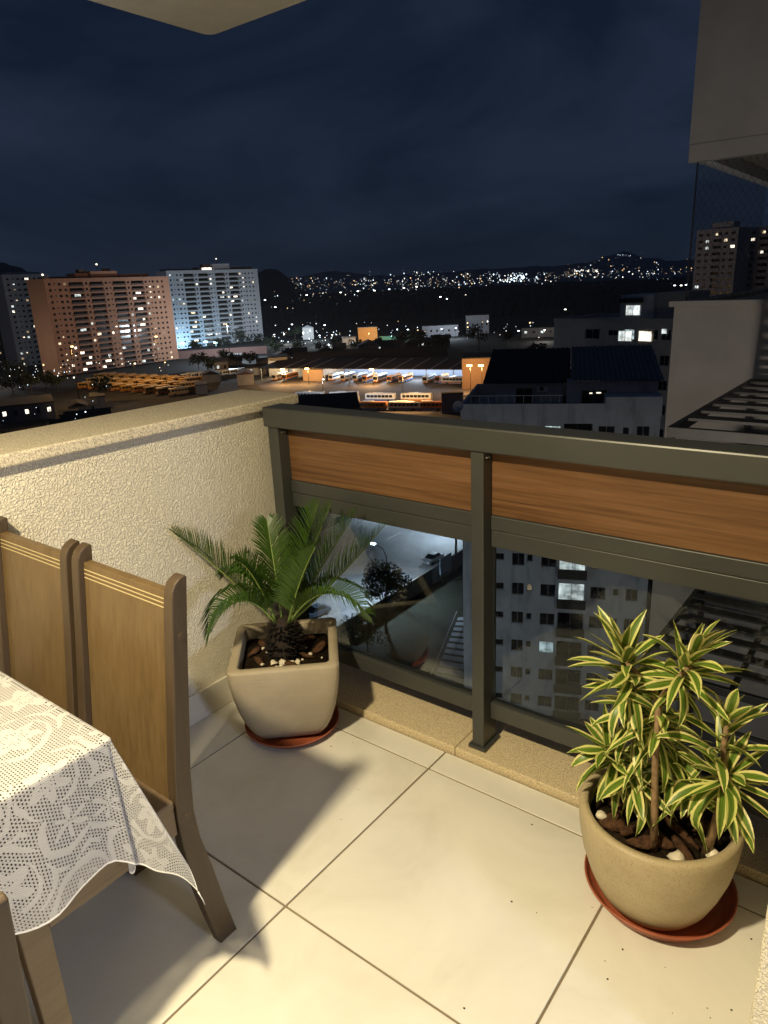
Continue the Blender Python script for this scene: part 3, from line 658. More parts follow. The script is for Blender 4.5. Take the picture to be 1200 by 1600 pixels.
# net strung over the wing's open balcony
nm = MB()
def net_face(o, u, wdt, h, cell, r):
    u = Vector(u); n = int(wdt/cell)
    steps = int(h/cell*1.6)
    for sgn in (1, -1):
        for i in range(-steps, n+steps):
            x0 = i*cell; x1 = x0+sgn*h*.62
            pts = []
            for q in range(2):
                xx = (x0, x1)[q]; zz = (0, h)[q]; pts.append([xx, zz])
            (xa, za), (xb, zb) = pts
            if max(xa, xb) < 0 or min(xa, xb) > wdt: continue
            def clip(xt): return za+(zb-za)*(xt-xa)/(xb-xa)
            A = [xa, za]; B = [xb, zb]
            for P in (A, B):
                if P[0] < 0: P[1] = clip(0); P[0] = 0
                if P[0] > wdt: P[1] = clip(wdt); P[0] = wdt
            nm.tube([Vector(o)+u*A[0]+Vector((0, 0, A[1])), Vector(o)+u*B[0]+Vector((0, 0, B[1]))], r, 3)
net_face((-3.30, 12.10, 1.19), (1, 0, 0), 4.0, 1.97, .10, .0024)
net_face((-3.31, 12.15, 1.17), (0, 1, 0), 5.0, 2.0, .12, .0020)
nm.tube([(-3.31, 12.11, 1.19), (-3.31, 12.11, 3.16)], .012, 6)
tag(nm.build('safety_net', plain('black_net_cord', (.035, .035, .04), .9)), 'dark diamond mesh safety net across the neighbouring balcony opening', 'net')

def pergola(x0, x1, y0, y1, z, zfoot, label, step):
    t = empty('pergola', (x0, y0, zfoot), label, 'pergola', 'dark metal pergolas over the neighbouring terraces')
    for a in ((x0, x1, y0, y0+.07, z-.11, z), (x0, x1, y1-.07, y1, z-.11, z), (x0, x0+.07, y0+.071, y1-.071, z-.11, z), (x1-.07, x1, y0+.071, y1-.071, z-.11, z)):
        MB().box(*a).build('beam', M['darkmetal'], t, bevel=.004)
    for x in (x0+1.15, x0+2.3): MB().box(x, x+.06, y0+.071, y1-.071, z-.105, z-.02).build('joist', M['darkmetal'], t)
    y = y0+step
    while y < y1-.15:
        MB().box(x0+.071, x1-.071, y, y+step*.42, z-.018, z+.012).build('slat', M['darkmetal'], t); y += step
    for x, yy in ((x0+.002, y0+.002), (x0+.002, y1-.073), (x0+2.31, y0+.002)):
        MB().box(x, x+.07, yy, yy+.07, zfoot, z-.111).build('post', M['darkmetal'], t)
    MB().box(x0+.03, x1-.071, y0+.02, y0+.05, z-.62, z-.57).build('tie_rod', M['darkmetal'], t)
    return t
pergola(-2.22, 2.5, 7.80, 11.85, .05, -1.25, 'upper dark metal pergola with slats, against the plain grey wall', .52)
pergola(-2.62, 2.5, 8.6, 11.85, -3.35, -6.2, 'lower dark metal pergola seen through the railing glass', .42)
ter = MB().box(-2.30, 5, 7.72, 11.99, -1.48, -1.26).build('terrace', M['concrete']); tag(ter, 'concrete terrace slab of the wing beneath the upper pergola', 'terrace')
ter2 = MB().box(-2.9, 5, 7.3, 11.99, -6.45, -6.21).build('terrace', M['concrete']); tag(ter2, 'concrete terrace slab under the lower pergola', 'terrace')
aw = MB().box(-2.2, 3, 5.6, 8.2, -5.6, -5.54).build('awning_sheet', plain('blue_grey_polycarbonate', (.13, .16, .22), .4)); tag(aw, 'flat blue grey canopy sheet below, behind the variegated plant', 'canopy')
# unseen lamp added on our own slab edge to light the wing
bl = empty('wing_fill_lamp', (-2.2, 2.22, -2.0), 'small unseen fill lamp added on the facade below the balcony', 'lamp')
MB().box(-2.3, -2.1, 2.16, 2.22, -2.08, -1.92).build('housing', M['rail'], bl, bevel=.01); MB().box(-2.28, -2.12, 2.221, 2.235, -2.06, -1.94).build('lens', emit('wing_fill_lens', (1, .86, .66), 4), bl)
lamp_light('wing_fill_light', 'SPOT', (-2.2, 2.27, -2.0), 600, (1, .90, .80), bl, .12, spot=R(104), aim=(-2.3, 12, -2.2))
own = MB().box(-2.46, 2.75, -4.35, 2.155, GZ, -.31); tag(own.build('apartment_building', M['stucco']), 'facade of the building the balcony belongs to, below its floor', 'building')

# ================================================================== facades
WM = {}
def window_mesh(wd, h, gm, frame=True, cols=2):
    key = (round(wd, 2), round(h, 2), gm.name, frame, cols)
    if key not in WM:
        m = MB(); m.poly([(0, 0, 0), (wd, 0, 0), (wd, 0, h), (0, 0, h)])
        if frame:
            b = .05
            for a in ((0, wd, -.05, -.002, 0, b), (0, wd, -.05, -.002, h-b, h), (0, b, -.05, -.002, b, h-b), (wd-b, wd, -.05, -.002, b, h-b)): m.box(*a, mi=1)
            for c in range(1, cols): m.box(wd*c/cols-.02, wd*c/cols+.02, -.05, -.002, b, h-b, mi=1)
        WM[key] = m.mesh('window', [gm, M['wframe']])
    return WM[key]
BM = {}
def facade(root, W, D, z0, fh, nf, cells, wallm, lit, parapet=1.0, frame=True, balm=None, rnd=None, side_windows=False):
    """cells: (x0, x1, kind) openings along the front; lit(floor, column) -> material or None. Front at local y = 0, facing -y."""
    wl = MB(); H = nf*fh; xs = sorted(set([0, W]+[c[0] for c in cells]+[c[1] for c in cells])); zt = z0+H
    op = {(round(a, 3), round(b, 3)): kd for a, b, kd in cells}
    HT = {'w': (.98, 2.25, .16), 's': (1.45, 2.15, .16), 'B': (.02, 2.45, 1.3), 't': (.40, 2.35, .16)}
    for a, b in zip(xs[:-1], xs[1:]):
        kd = op.get((round(a, 3), round(b, 3)))
        if kd is None: wl.poly([(a, 0, z0), (b, 0, z0), (b, 0, zt), (a, 0, zt)]); continue
        lo, hi, dp = HT[kd]
        for fl in range(nf):
            z = z0+fl*fh; s, t = z+lo, z+min(hi, fh-.2)
            wl.poly([(a, 0, z), (b, 0, z), (b, 0, s), (a, 0, s)]); wl.poly([(a, 0, t), (b, 0, t), (b, 0, z+fh), (a, 0, z+fh)])
            wl.poly([(a, 0, s), (b, 0, s), (b, dp, s), (a, dp, s)]); wl.poly([(a, 0, t), (b, 0, t), (b, dp, t), (a, dp, t)])
            wl.poly([(a, 0, s), (a, dp, s), (a, dp, t), (a, 0, t)]); wl.poly([(b, 0, s), (b, dp, s), (b, dp, t), (b, 0, t)])
    wl.poly([(0, 0, z0), (0, D, z0), (0, D, zt), (0, 0, zt)]); wl.poly([(W, 0, z0), (W, D, z0), (W, D, zt), (W, 0, zt)]); wl.poly([(0, D, z0), (W, D, z0), (W, D, zt), (0, D, zt)])
    wl.poly([(0, 0, zt), (W, 0, zt), (W, D, zt), (0, D, zt)])
    me = wl.mesh('wall', wallm); link('wall', me, root)
    pm = MB(); e = .2
    if parapet:
        for a in ((-.06, W+.06, -.06, e), (-.06, W+.06, D-e, D), (-.06, e, e+.001, D-e-.001), (W-e, W+.06, e+.001, D-e-.001)): pm.box(*a, zt+.002, zt+parapet)
        pm.build('parapet', wallm, root, local=True)
    for ci, (a, b, kd) in enumerate(cells):
        lo, hi, dp = HT[kd]
        for fl in range(nf):
            z = z0+fl*fh; h = min(hi, fh-.2)-lo; gm = lit(fl, ci) or M['wglass']
            if kd == 'B' and not frame and gm is not M['wglass']:
                q_ = (fl*7+ci*3) % 3; o = link('lit_door', window_mesh((b-a)*(.28, .42, .2)[q_], h*.55, gm, False), root); o.location = (a+(b-a)*(.1, .38, .66)[q_], dp-.03, z+lo+h*.36); gm = M['wglass']
            o = link('balcony_door' if kd == 'B' else 'window', window_mesh(b-a, h, gm, frame, 2 if b-a > .9 else 1), root); o.location = (a, dp-.004, z+lo)
            if kd == 'B':
                key = (round(b-a, 2), (balm or wallm).name)
                if key not in BM: BM[key] = MB().box(-.1, b-a+.1, -.55, -.45, .02, 1.0).box(-.1, b-a+.1, -.449, -.003, .02, .14).mesh('balcony', balm or wallm)
                link('balcony', BM[key], root).location = (0+a, 0, z)
def building(name, label, p0, p1, cat='building', group=None):
    d = Vector((p1[0]-p0[0], p1[1]-p0[1], 0)); t = empty(name, (p0[0], p0[1], GZ), label, cat, group, math.atan2(d.y, d.x)); return t, d.length

# the towers across the depot
M['pink'] = plain('salmon_brown_render', (.38, .195, .120), .85, var=.06, scale=.2)
M['pinkd'] = plain('dark_balcony_rail', (.085, .05, .042), .7)
M['grey'] = plain('grey_white_render', (.36, .36, .39), .85, var=.06, scale=.2)
M['tw'] = plain('white_render', (.46, .48, .52), .85, var=.05, scale=.2)
def tower_cells(W, n, wb=None):
    """n balcony bays with windows between"""
    c = []; x = W*.025
    p = W/100.0
    for q in (1.6, .9, 1.8, 1.6): c.append((x, x+q*p*1.1, 'w' if q > 1 else 's')); x += q*p*1.1+2.0*p
    for i in range(n):
        bw = 10.5*p; c.append((x, x+bw, 'B')); x += bw+1.4*p
        c.append((x, x+1.7*p, 'w')); x += 3.4*p
        if i % 2: c.append((x, x+1.5*p, 's')); x += 3.0*p
    while x < W*.965: c.append((x, x+1.7*p, 'w')); x += 4.2*p
    return [q for q in c if q[1] < W*.985]
def rlit(seed, prob, hot=None):
    rd = random.Random(seed)
    def f(fl, ci):
        p = prob*(2.2 if fl < 2 else 1)
        if hot and (fl, ci) in hot: return M['lit'][hot[fl, ci]]
        return M['lit'][rd.choice((0, 1, 2, 2, 1, 4))] if rd.random() < p else None
    return f
def topbox(root, x0, x1, y0, y1, z0, z1, mat, name='penthouse'): return MB().box(x0, x1, y0, y1, z0, z1).build(name, mat, root, local=True)
def beacon(root, x, y, z, h=4):
    o = MB().tube([(x, y, z), (x, y, z+h)], .12, 5).build('mast', M['darkmetal'], root, local=True)
    MB().lathe([(.02, z+h), (.55, z+h+.3), (.55, z+h+.9), (.02, z+h+1.2)], 8, (x, y, 0)).build('beacon', M['lit'][2], o, local=True)
HTW = 54.5
P0, P1 = at_d(83, 520, 455), at_d(271, 495, 512)
t, W = building('apartment_tower', 'salmon brown apartment tower, the largest of the towers at left', P0, P1)
tc_ = tower_cells(W, 4); hot = {}
for fl in (7, 8, 10, 12, 13): hot[fl, 11] = 2
for fl in (11, 9): hot[fl, 12] = 1
for fl, ci, m in ((6, 6, 0), (6, 7, 2), (7, 4, 1), (2, 4, 2), (2, 6, 1), (3, 4, 2), (1, 4, 2), (1, 6, 2), (1, 8, 1), (0, 4, 2), (0, 8, 2), (2, 8, 2), (2, 11, 1), (3, 1, 0), (4, 3, 2), (6, 13, 0), (6, 11, 2), (12, 13, 2), (13, 13, 2)): hot[fl, ci] = m
facade(t, W, 16, 1.0, 3.25, 16, tc_, M['pink'], rlit(3, .07, hot), 1.4, False, M['pinkd'])
topbox(t, W*.37, W*.58, 3, 13, 53.1, 58.2, M['pink']); topbox(t, W*.60, W*.86, 4, 12, 53.1, 56.4, M['pink']); topbox(t, W*.26, W*.36, 4, 12, 53.1, 57.2, M['pink']); topbox(t, W*.08, W*.24, 5, 12, 53.1, 55.6, M['pink']); topbox(t, W*.30, W*.35, 5, 8, 57.21, 59.4, M['pinkd'], 'water_tank'); topbox(t, W*.50, W*.545, 5, 8, 58.21, 59.9, M['pinkd'], 'water_tank')
beacon(t, W*.47, 8, 58.2, 3.5); beacon(t, W*.06, 8, 53.2, 3.0)
P0, P1 = at_d(20, 520, 545), at_d(88, 505, 560)
t, W = building('apartment_tower', 'grey apartment tower partly hidden behind the salmon tower', P0, P1)
facade(t, W, 16, 1.0, 3.4, 17, [(W*.08, W*.13, 'w'), (W*.2, W*.24, 's'), (W*.3, W*.35, 'w'), (W*.42, W*.62, 'B'), (W*.66, W*.71, 'w'), (W*.76, W*.95, 'B')], M['grey'], rlit(8, .20), 1.2, False)
topbox(t, W*.15, W*.9, 4, 12, 58.9, 61.5, M['grey'])
P0, P1 = at_d(-60, 520, 640), at_d(14, 505, 620)
t, W = building('apartment_tower', 'dim apartment tower at the left edge of the photo', P0, P1)
facade(t, W, 16, 1.0, 3.4, 18, [(W*.5, W*.58, 'w'), (W*.66, W*.72, 'w'), (W*.80, W*.86, 'w'), (W*.92, W*.97, 'w')], M['darkroof'], rlit(18, .28), 1.2, False)
P0, P1 = at_d(268, 490, 600), at_d(407, 475, 650)
t, W = building('apartment_tower', 'bluish white apartment tower right of the salmon tower', P0, P1)
hot = {(14, 7): 2, (13, 5): 2, (13, 7): 2, (12, 11): 2, (13, 13): 2, (12, 13): 2, (7, 4): 0, (5, 4): 0, (3, 4): 2, (6, 6): 2, (10, 9): 1, (9, 11): 2, (4, 4): 2, (6, 14): 2, (2, 8): 2}
facade(t, W, 16, 1.0, 3.62, 16, tower_cells(W, 4), M['tw'], rlit(12, .11, hot), 1.4, False, M['darkmetal'])
topbox(t, W*.52, W*.70, 3, 13, 58.9, 65.0, M['tw']); topbox(t, W*.36, W*.51, 4, 12, 58.9, 62.6, M['pinkd']); topbox(t, W*.71, W*.97, 4, 12, 58.9, 62.4, M['pinkd']); topbox(t, W*.02, W*.35, 4, 12, 58.9, 61.6, M['pinkd']); topbox(t, W*.42, W*.50, 5, 9, 62.61, 65, M['pinkd'], 'water_tank'); topbox(t, W*.40, W*.50, 3.4, 3.9, 60.2, 62.2, M['lit'][2], 'roof_light')
beacon(t, W*.60, 8, 65, 3.4)
P0, P1 = at_d(1086, 400, 430), at_d(1150, 400, 420)
t, W = building('apartment_tower', 'dark apartment tower seen through the safety net, nearer its left edge', P0, P1)
zt_ = at_d(1120, 352, 425).z-GZ
facade(t, W, 14, 1.0, 3.2, int((zt_-1)/3.2), [(W*.06, W*.16, 'w'), (W*.24, W*.32, 'w'), (W*.42, W*.62, 'B'), (W*.68, W*.76, 'w'), (W*.84, W*.94, 'w')], M['grey'], rlit(21, .12), 1.0, False)
topbox(t, W*.3, W*.8, 3, 10, zt_-2, zt_+1.4, M['grey'])
P0, P1 = at_d(1153, 400, 440), at_d(1230, 400, 430)
t, W = building('apartment_tower', 'second dark apartment tower seen through the safety net, at the right edge', P0, P1)
facade(t, W, 14, 1.0, 3.2, int((zt_-1)/3.2), [(W*.06, W*.16, 'w'), (W*.24, W*.32, 'w'), (W*.42, W*.62, 'B'), (W*.68, W*.76, 'w'), (W*.84, W*.94, 'w')], M['grey'], rlit(26, .14), 1.0, False)

# ================================================================== the white block just below, with its roof terraces
BB = Vector((-26.52, 58.53)); BU = Vector((.9155, .4022))
pA = BB+BU*(-8.2); pB = BB+BU*9.0
wb = empty('apartment_block', (pA.x, pA.y, GZ), 'stained white apartment block below, seen over and through the railing', 'building', None, math.atan2(BU.y, BU.x))
U = 8.2
cells = [(U-6.9, U-5.7, 'w'), (U-5.0, U-4.2, 's'), (U-3.45, U-2.28, 'w'), (U-2.02, U-1.50, 's'), (U-.72, U+.70, 'w'), (U+.95, U+3.42, 'B'), (U+3.9, U+5.3, 'w'), (U+5.95, U+6.5, 's'), (U+7.1, U+8.2, 'w')]
hot = {(9, 4): 3, (4, 5): 1, (5, 5): 1, (2, 4): 3, (4, 3): 4, (5, 6): 4}
def bl_lit(fl, ci): return M['lit'][hot[fl, ci]] if (fl, ci) in hot else None
M['wr'] = M['plasterw']
facade(wb, 17.2, 13, -41.07-GZ, 3.08, 10, cells, M['wr'], bl_lit, 1.15, True, M['darkmetal'])
zr = -10.27-GZ
# penthouse volumes on the terrace
def loc_box(name, x0, x1, y0, y1, z0, z1, m, parent=wb, bevel=0): return MB().box(x0, x1, y0, y1, z0, z1).build(name, m, parent, bevel=bevel, local=True)
pl = loc_box('penthouse_wall', 2.6, 9.0, 4.6, 12, zr+.004, zr+2.45, M['wr'])
pr_ = loc_box('penthouse_wall', 9.3, 17.1, 2.4, 12, zr+.004, zr+2.75, M['wr'])
def sloped(name, x0, x1, y0, y1, z0, z1, th, m, parent=wb, ridged=0):
    mb = MB()
    if ridged:
        n = int((x1-x0)/ridged)
        for i in range(n):
            a = x0+(x1-x0)*i/n; b = x0+(x1-x0)*(i+.55)/n; c = x0+(x1-x0)*(i+1)/n
            mb.prism([(y0, z0), (y1, z1), (y1, z1+th), (y0, z0+th)], a, b-.001); mb.prism([(y0, z0), (y1, z1), (y1, z1+th*.5), (y0, z0+th*.5)], b, c-.001)
    else: mb.prism([(y0, z0), (y1, z1), (y1, z1+th), (y0, z0+th)], x0, x1)
    return mb.build(name, m, parent, local=True)
sloped('tiled_roof', 1.6, 9.6, 3.6, 13.6, zr+2.46, zr+4.6, .16, M['darkroof'], ridged=.45)
sloped('corrugated_roof', 9.7, 17.5, 1.7, 13.4, zr+2.80, zr+4.7, .16, M['greyroof'], ridged=.42)
o = link('terrace_door', window_mesh(2.2, 1.9, M['wglass'], True, 2), wb); o.location = (10.6, 2.38, zr+.1)
MB().box(11.3, 11.55, 2.30, 2.36, zr+1.65, zr+1.75).box(11.9, 12.3, 2.30, 2.36, zr+1.68, zr+1.78).build('inner_light', M['lit'][2], o, local=True).location = (-10.6, -2.38, -zr-.1)
o = link('terrace_door', window_mesh(1.6, 1.8, M['wglass'], True, 2), wb); o.location = (4.6, 4.58, zr+.1)
ac = loc_box('air_conditioner', 6.6, 7.6, 4.25, 4.59, zr+1.55, zr+2.15, M['white'], bevel=.03)
MB().tube([(7.0, 4.245, zr+1.85), (7.0, 4.22, zr+1.85)], .22, 16).build('fan_grille', M['darkmetal'], ac, local=True)
tr = MB()
for i in range(12): tr.box(.1+i*.78, .14+i*.78, .02, .06, zr+1.152, zr+1.85)
tr.box(.05, 9.0, .0, .07, zr+1.851, zr+1.92)
tag(tr.build('terrace_railing', M['wframe'], wb, local=True), kind='stuff')
loc_box('roof_block', 12.6, 17.22, -.25, 2.3, zr+.9, zr+1.75, M['wr'])
ds = MB(); ds.lathe([(.02, 0), (.25, .04), (.42, .13), (.5, .22), (.49, .22), (.41, .15), (.02, .02)], 16)
ds.xf(Matrix.Translation((-.2, -.5, zr+1.0)) @ Matrix.Rotation(R(70), 4, 'X')); ds.build('satellite_dish', M['grey'], wb, True, local=True)
# the block behind it
P0, P1 = at_d(866, 505, 104), at_d(1060, 497, 96)
t, W = building('apartment_block', 'dim grey block behind the white one with three lit windows', P0, P1)
zt2 = at_d(900, 503, 103).z-GZ
f3 = {}
facade(t, W, 12, zt2-27.9, 3.1, 9, [(W*.28, W*.40, 'w'), (W*.47, W*.55, 's'), (W*.60, W*.68, 'w'), (W*.70, W*.705+.75, 's') if False else (W*.71, W*.74, 's'), (W*.76, W*.86, 'w'), (W*.885, W*.955, 'w')], M['plaster'], lambda fl, ci: M['lit'][3] if (fl, ci) == (8, 2) else None, .5, True)
zb = zt2-27.9+8*3.1
o = link('window', window_mesh(1.9, 1.35, M['lit'][1], True, 2), t); o.location = (W*.555, -.03, zb+.75)
o = link('window', window_mesh(1.75, 1.3, M['lit'][2], True, 2), t); o.location = (W*.715, -.03, zb+.80)
o = link('window', window_mesh(.75, .65, M['lit'][1], True, 1), t); o.location = (W*.885, -.03, zb+1.75)
MB().box(W*.50, W*.76, 2, 9, zt2+.002, zt2+3.3).build('roof_room', M['wr'], t, local=True)
o = link('window', window_mesh(2.0, 1.3, M['lit'][1], True, 2), t); o.location = (W*.545, 1.97, zt2+.75)
MB().box(W*.50, W*.68, 1.5, 1.98, zt2+2.4, zt2+2.9).build('awning', M['darkroof'], t, local=True)
MB().box(W*.762, W*1.0, 2.5, 9, zt2+.002, zt2+3.5).build('roof_room', M['plaster'], t, local=True)

# ================================================================== ground, street, trees, lamps
k = NT('night_ground', .95); v = k.coord('Object')
k.base(k.ramp(k.noise(v, .012, 6, .6), [(.35, (.006, .007, .006)), (.65, (.016, .016, .015))])); M['ground'] = k.m
MB().poly([(-9500, -900, GZ-.004), (6000, -900, GZ-.004), (6000, 9500, GZ-.004), (-9500, 9500, GZ-.004)]).build('ground', M['ground']); tag(bpy.data.objects['ground'], kind='structure')
M['asphalt'] = plain('street_asphalt', (.20, .205, .215), .75, var=.35, scale=.10, bump=.2, bscale=4)
M['paving'] = plain('pavement', (.17, .17, .17), .85, var=.2, scale=.4)
M['grass'] = plain('dark_grass', (.016, .020, .012), .95, var=.4, scale=.8)
def strip(name, pts, z, m, h=0.0):
    mb = MB()
    if h: mb.ring_loft([[(x, y, z) for x, y in pts], [(x, y, z+h) for x, y in pts]])
    else: mb.poly([(x, y, z) for x, y in pts])
    return tag(mb.build(name, m), kind='structure')
strip('road', [(-86, 30), (-58.5, 30), (-61.5, 190), (-89, 190)], GZ+.004, M['asphalt'])
strip('pavement', [(-58.4, 30), (-55.4, 30), (-58.4, 190), (-61.4, 190)], GZ, M['paving'], .13)
strip('pavement', [(-91, 30), (-86.1, 30), (-89.1, 190), (-94, 190)], GZ, M['grass'], .13)
M['line'] = plain('faded_road_paint', (.5, .5, .48), .8, var=.3, scale=2)
for i in range(12):
    y = 40+i*9; x = -72.5-(y-30)*.019
    strip('lane_marking', [(x-.08, y), (x+.08, y), (x+.02, y+4), (x-.14, y+4)], GZ+.008, M['line'])
yard = strip('yard', [(-54.4, 40), (-30, 40), (-34, 110), (-56.6, 110)], GZ+.004, M['grass'])
# boundary wall along the pavement
bwall = empty('boundary_wall', (-54.9, 70, GZ), 'dark boundary wall between the street and the yard below', 'wall')
for i in range(12):
    y0 = 44+i*5.4; x0 = -54.9-(y0-30)*.0188; x1 = -54.9-(y0+5.3-30)*.0188
    m = MB(); m.ring_loft([[(x0, y0, GZ), (x0+.2, y0, GZ), (x1+.2, y0+5.3, GZ), (x1, y0+5.3, GZ)], [(x0, y0, GZ+2.6), (x0+.2, y0, GZ+2.6), (x1+.2, y0+5.3, GZ+2.6), (x1, y0+5.3, GZ+2.6)]]); m.build('wall_panel', M['concrete'], bwall)
q = at(690, 912, GZ); sg = empty('sign_board', (q.x, q.y, GZ), 'pale blue sign board standing by the boundary wall', 'sign')
for dx in (0, 2.2): MB().box(q.x-.05, q.x+.05, q.y+dx-.05, q.y+dx+.05, GZ, GZ+4.0).build('post', M['darkmetal'], sg)
MB().box(q.x+.06, q.x+.14, q.y-.5, q.y+2.7, GZ+1.6, GZ+4.2).build('panel', plain('pale_blue_sign', (.45, .52, .66), .5), sg)
# striped ramp in the yard
ramp = empty('striped_ramp', (-44, 70, GZ), 'ramp of pale and dark stripes in the yard below', 'ramp')
a0, a1 = at(716, 965, GZ), at(668, 1085, GZ); b0, b1 = at(745, 965, GZ), at(725, 1100, GZ)
for i in range(13):
    u0, u1 = i/13, (i+.62)/13
    pts = [a0.lerp(a1, u0), b0.lerp(b1, u0), b0.lerp(b1, u1), a0.lerp(a1, u1)]
    m = MB(); m.ring_loft([[(p.x, p.y, GZ+.005) for p in pts], [(p.x, p.y, GZ+.06) for p in pts]]); m.build('stripe', plain('pale_slab', (.36, .38, .42), .8) if i == 0 else bpy.data.materials['pale_slab'], ramp)
MB().tube([(a0.x-.2, a0.y, GZ+.9), (a1.x-.2, a1.y, GZ+.9)], .05, 6).build('handrail', M['white'], ramp)

LEAF = plain('night_foliage', (.040, .060, .022), .7, var=.5, scale=1.5); LEAF2 = plain('dark_foliage', (.022, .034, .016), .8, var=.5, scale=.6)
TRUNK = plain('grey_trunk', (.09, .075, .06), .9)
def tree(loc, h, cr_, n, leaf, label, seed, mat=None, squash=.75, group=None):
    rd = random.Random(seed); t = empty('tree', loc, label, 'tree', group); x, y, z = loc
    tr_ = MB(); tr_.tube([(x, y, z), (x+.1*h*.1, y, z+h*.3), (x, y+.05*h*.2, z+h*.62)], [h*.026, h*.02, h*.010], 7)
    blobs = []
    for i in range(9):
        a = rd.uniform(0, 6.28); rr_ = cr_*rd.uniform(.25, .8); bz = z+h*rd.uniform(.55, .95)
        c = Vector((x+rr_*math.cos(a), y+rr_*math.sin(a), bz)); blobs.append((c, cr_*rd.uniform(.28, .5)))
        tr_.tube([(x, y, z+h*rd.uniform(.28, .5)), ((x+c.x)/2, (y+c.y)/2, (z+h*.5+c.z)/2), c], [h*.011, h*.007, h*.003], 5)
    tr_.build('trunk', TRUNK, t)
    m = MB()
    for i in range(n):
        c, br = rd.choice(blobs); d = Vector((rd.gauss(0, 1), rd.gauss(0, 1), rd.gauss(0, 1)*squash)); d = d.normalized()*br*rd.random()**.4
        p = c+d; a = Vector((rd.uniform(-1, 1), rd.uniform(-1, 1), rd.uniform(-1, 1))).normalized()*leaf*rd.uniform(.6, 1.3); b = a.cross(Vector((rd.uniform(-1, 1), rd.uniform(-1, 1), rd.uniform(-1, 1)))).normalized()*leaf*.55
        m.poly([p-a-b*.2, p+b, p+a+b*.2, p-b])
    m.build('crown', mat or LEAF, t); return t
q = at(603, 985, GZ); tree((q.x, q.y, GZ), 8.5, 3.8, 3200, .20, 'small leafy street tree beside the boundary wall, in the glass left of the post', 4)
q = at(575, 1035, GZ); tree((q.x, q.y, GZ), 6.0, 3.0, 900, .17, 'dark low tree below the street tree, beside the palm pot', 5)
q = at(700, 880, GZ); tree((q.x-1, q.y+4, GZ), 9, 4.0, 1200, .2, 'tree overhanging the street just under the middle rail', 6)
q = at(655, 1120, GZ); tree((q.x, q.y, GZ), 4.0, 2.4, 700, .16, 'low shrubby tree by the striped ramp', 7, LEAF2)
def lamp_head_mesh(c, color): return emit('lamp_%s' % c, color, 9)
LAMP = {'cool': (lamp_head_mesh('cool', (.78, .92, 1.0)), (.75, .88, 1.0)), 'warm': (lamp_head_mesh('warm', (1.0, .62, .22)), (1.0, .56, .20)), 'teal': (lamp_head_mesh('teal', (.55, 1.0, .92)), (.42, .74, 1.0)), 'white': (lamp_head_mesh('white', (1, .95, .85)), (1, .93, .82))}
def street_lamp(loc, h, color, label, power=0, arm=1.6, head=.45, adir=(-1, 0), group=None, r=.09, soft=.5, down=False):
    t = empty('street_lamp', loc, label, 'street lamp', group); x, y, z = loc; ax, ay = adir
    MB().tube([(x, y, z), (x, y, z+h*.86), (x+ax*arm*.25, y+ay*arm*.25, z+h*.97), (x+ax*arm, y+ay*arm, z+h)], [r, r*.7, r*.6, r*.5], 6).build('pole', M['darkmetal'], t, True)
    cx, cy, cz_ = x+ax*arm, y+ay*arm, z+h
    MB().box(cx-head, cx+head, cy-head*.5, cy+head*.5, cz_-head*.35, cz_+head*.35).build('lamp_head', LAMP[color][0], t)
    if power: lamp_light('street_light', 'SPOT' if down else 'POINT', (cx, cy, cz_-head*.8-soft), power, LAMP[color][1], t, soft, R(150) if down else None, (cx, cy, cz_-50) if down else None)
    return t
q = at(607, 948, GZ); street_lamp((q.x, q.y, GZ), 9.0, 'cool', 'curved street lamp standing behind the small street tree', 17000, 2.4, .35, (-1, .1), down=True)
street_lamp((-88.5, 60, GZ), 9.5, 'cool', 'added street lamp on the far pavement, behind the palm', 24000, 2.0, .35, (1, 0), down=True)  # pavement lamps out of view, added for more street light
street_lamp((-90, 112, GZ), 9.5, 'cool', 'added street lamp on the far pavement further up the street', 24000, 2.0, .35, (1, 0), down=True)
street_lamp((-62, 140, GZ), 9.5, 'cool', 'added street lamp on the near pavement beyond the white block', 24000, 2.0, .35, (-1, 0), down=True)
street_lamp((-63.2, 101, GZ), 9.5, 'cool', 'added street lamp on the near pavement hidden by the middle rail', 12000, 2.4, .35, (-1, 0), down=True)  # hidden lamp added to light the road around the car
q = at(770, 1120, GZ); street_lamp((q.x-6, q.y-14, GZ), 10, 'cool', 'added yard lamp at the foot of the white apartment block', 900, 1.2, .3, (1, 0))  # yard lamps added to brighten the front of the white block
street_lamp((-10, 42, GZ), 16, 'white', 'tall added yard lamp in front of the white apartment block', 1500, 1.2, .3, (0, 1))
street_lamp((-42, 28, GZ+.0), 14, 'cool', 'tall added yard lamp left of the white apartment block', 1500, 1.2, .3, (0, 1))

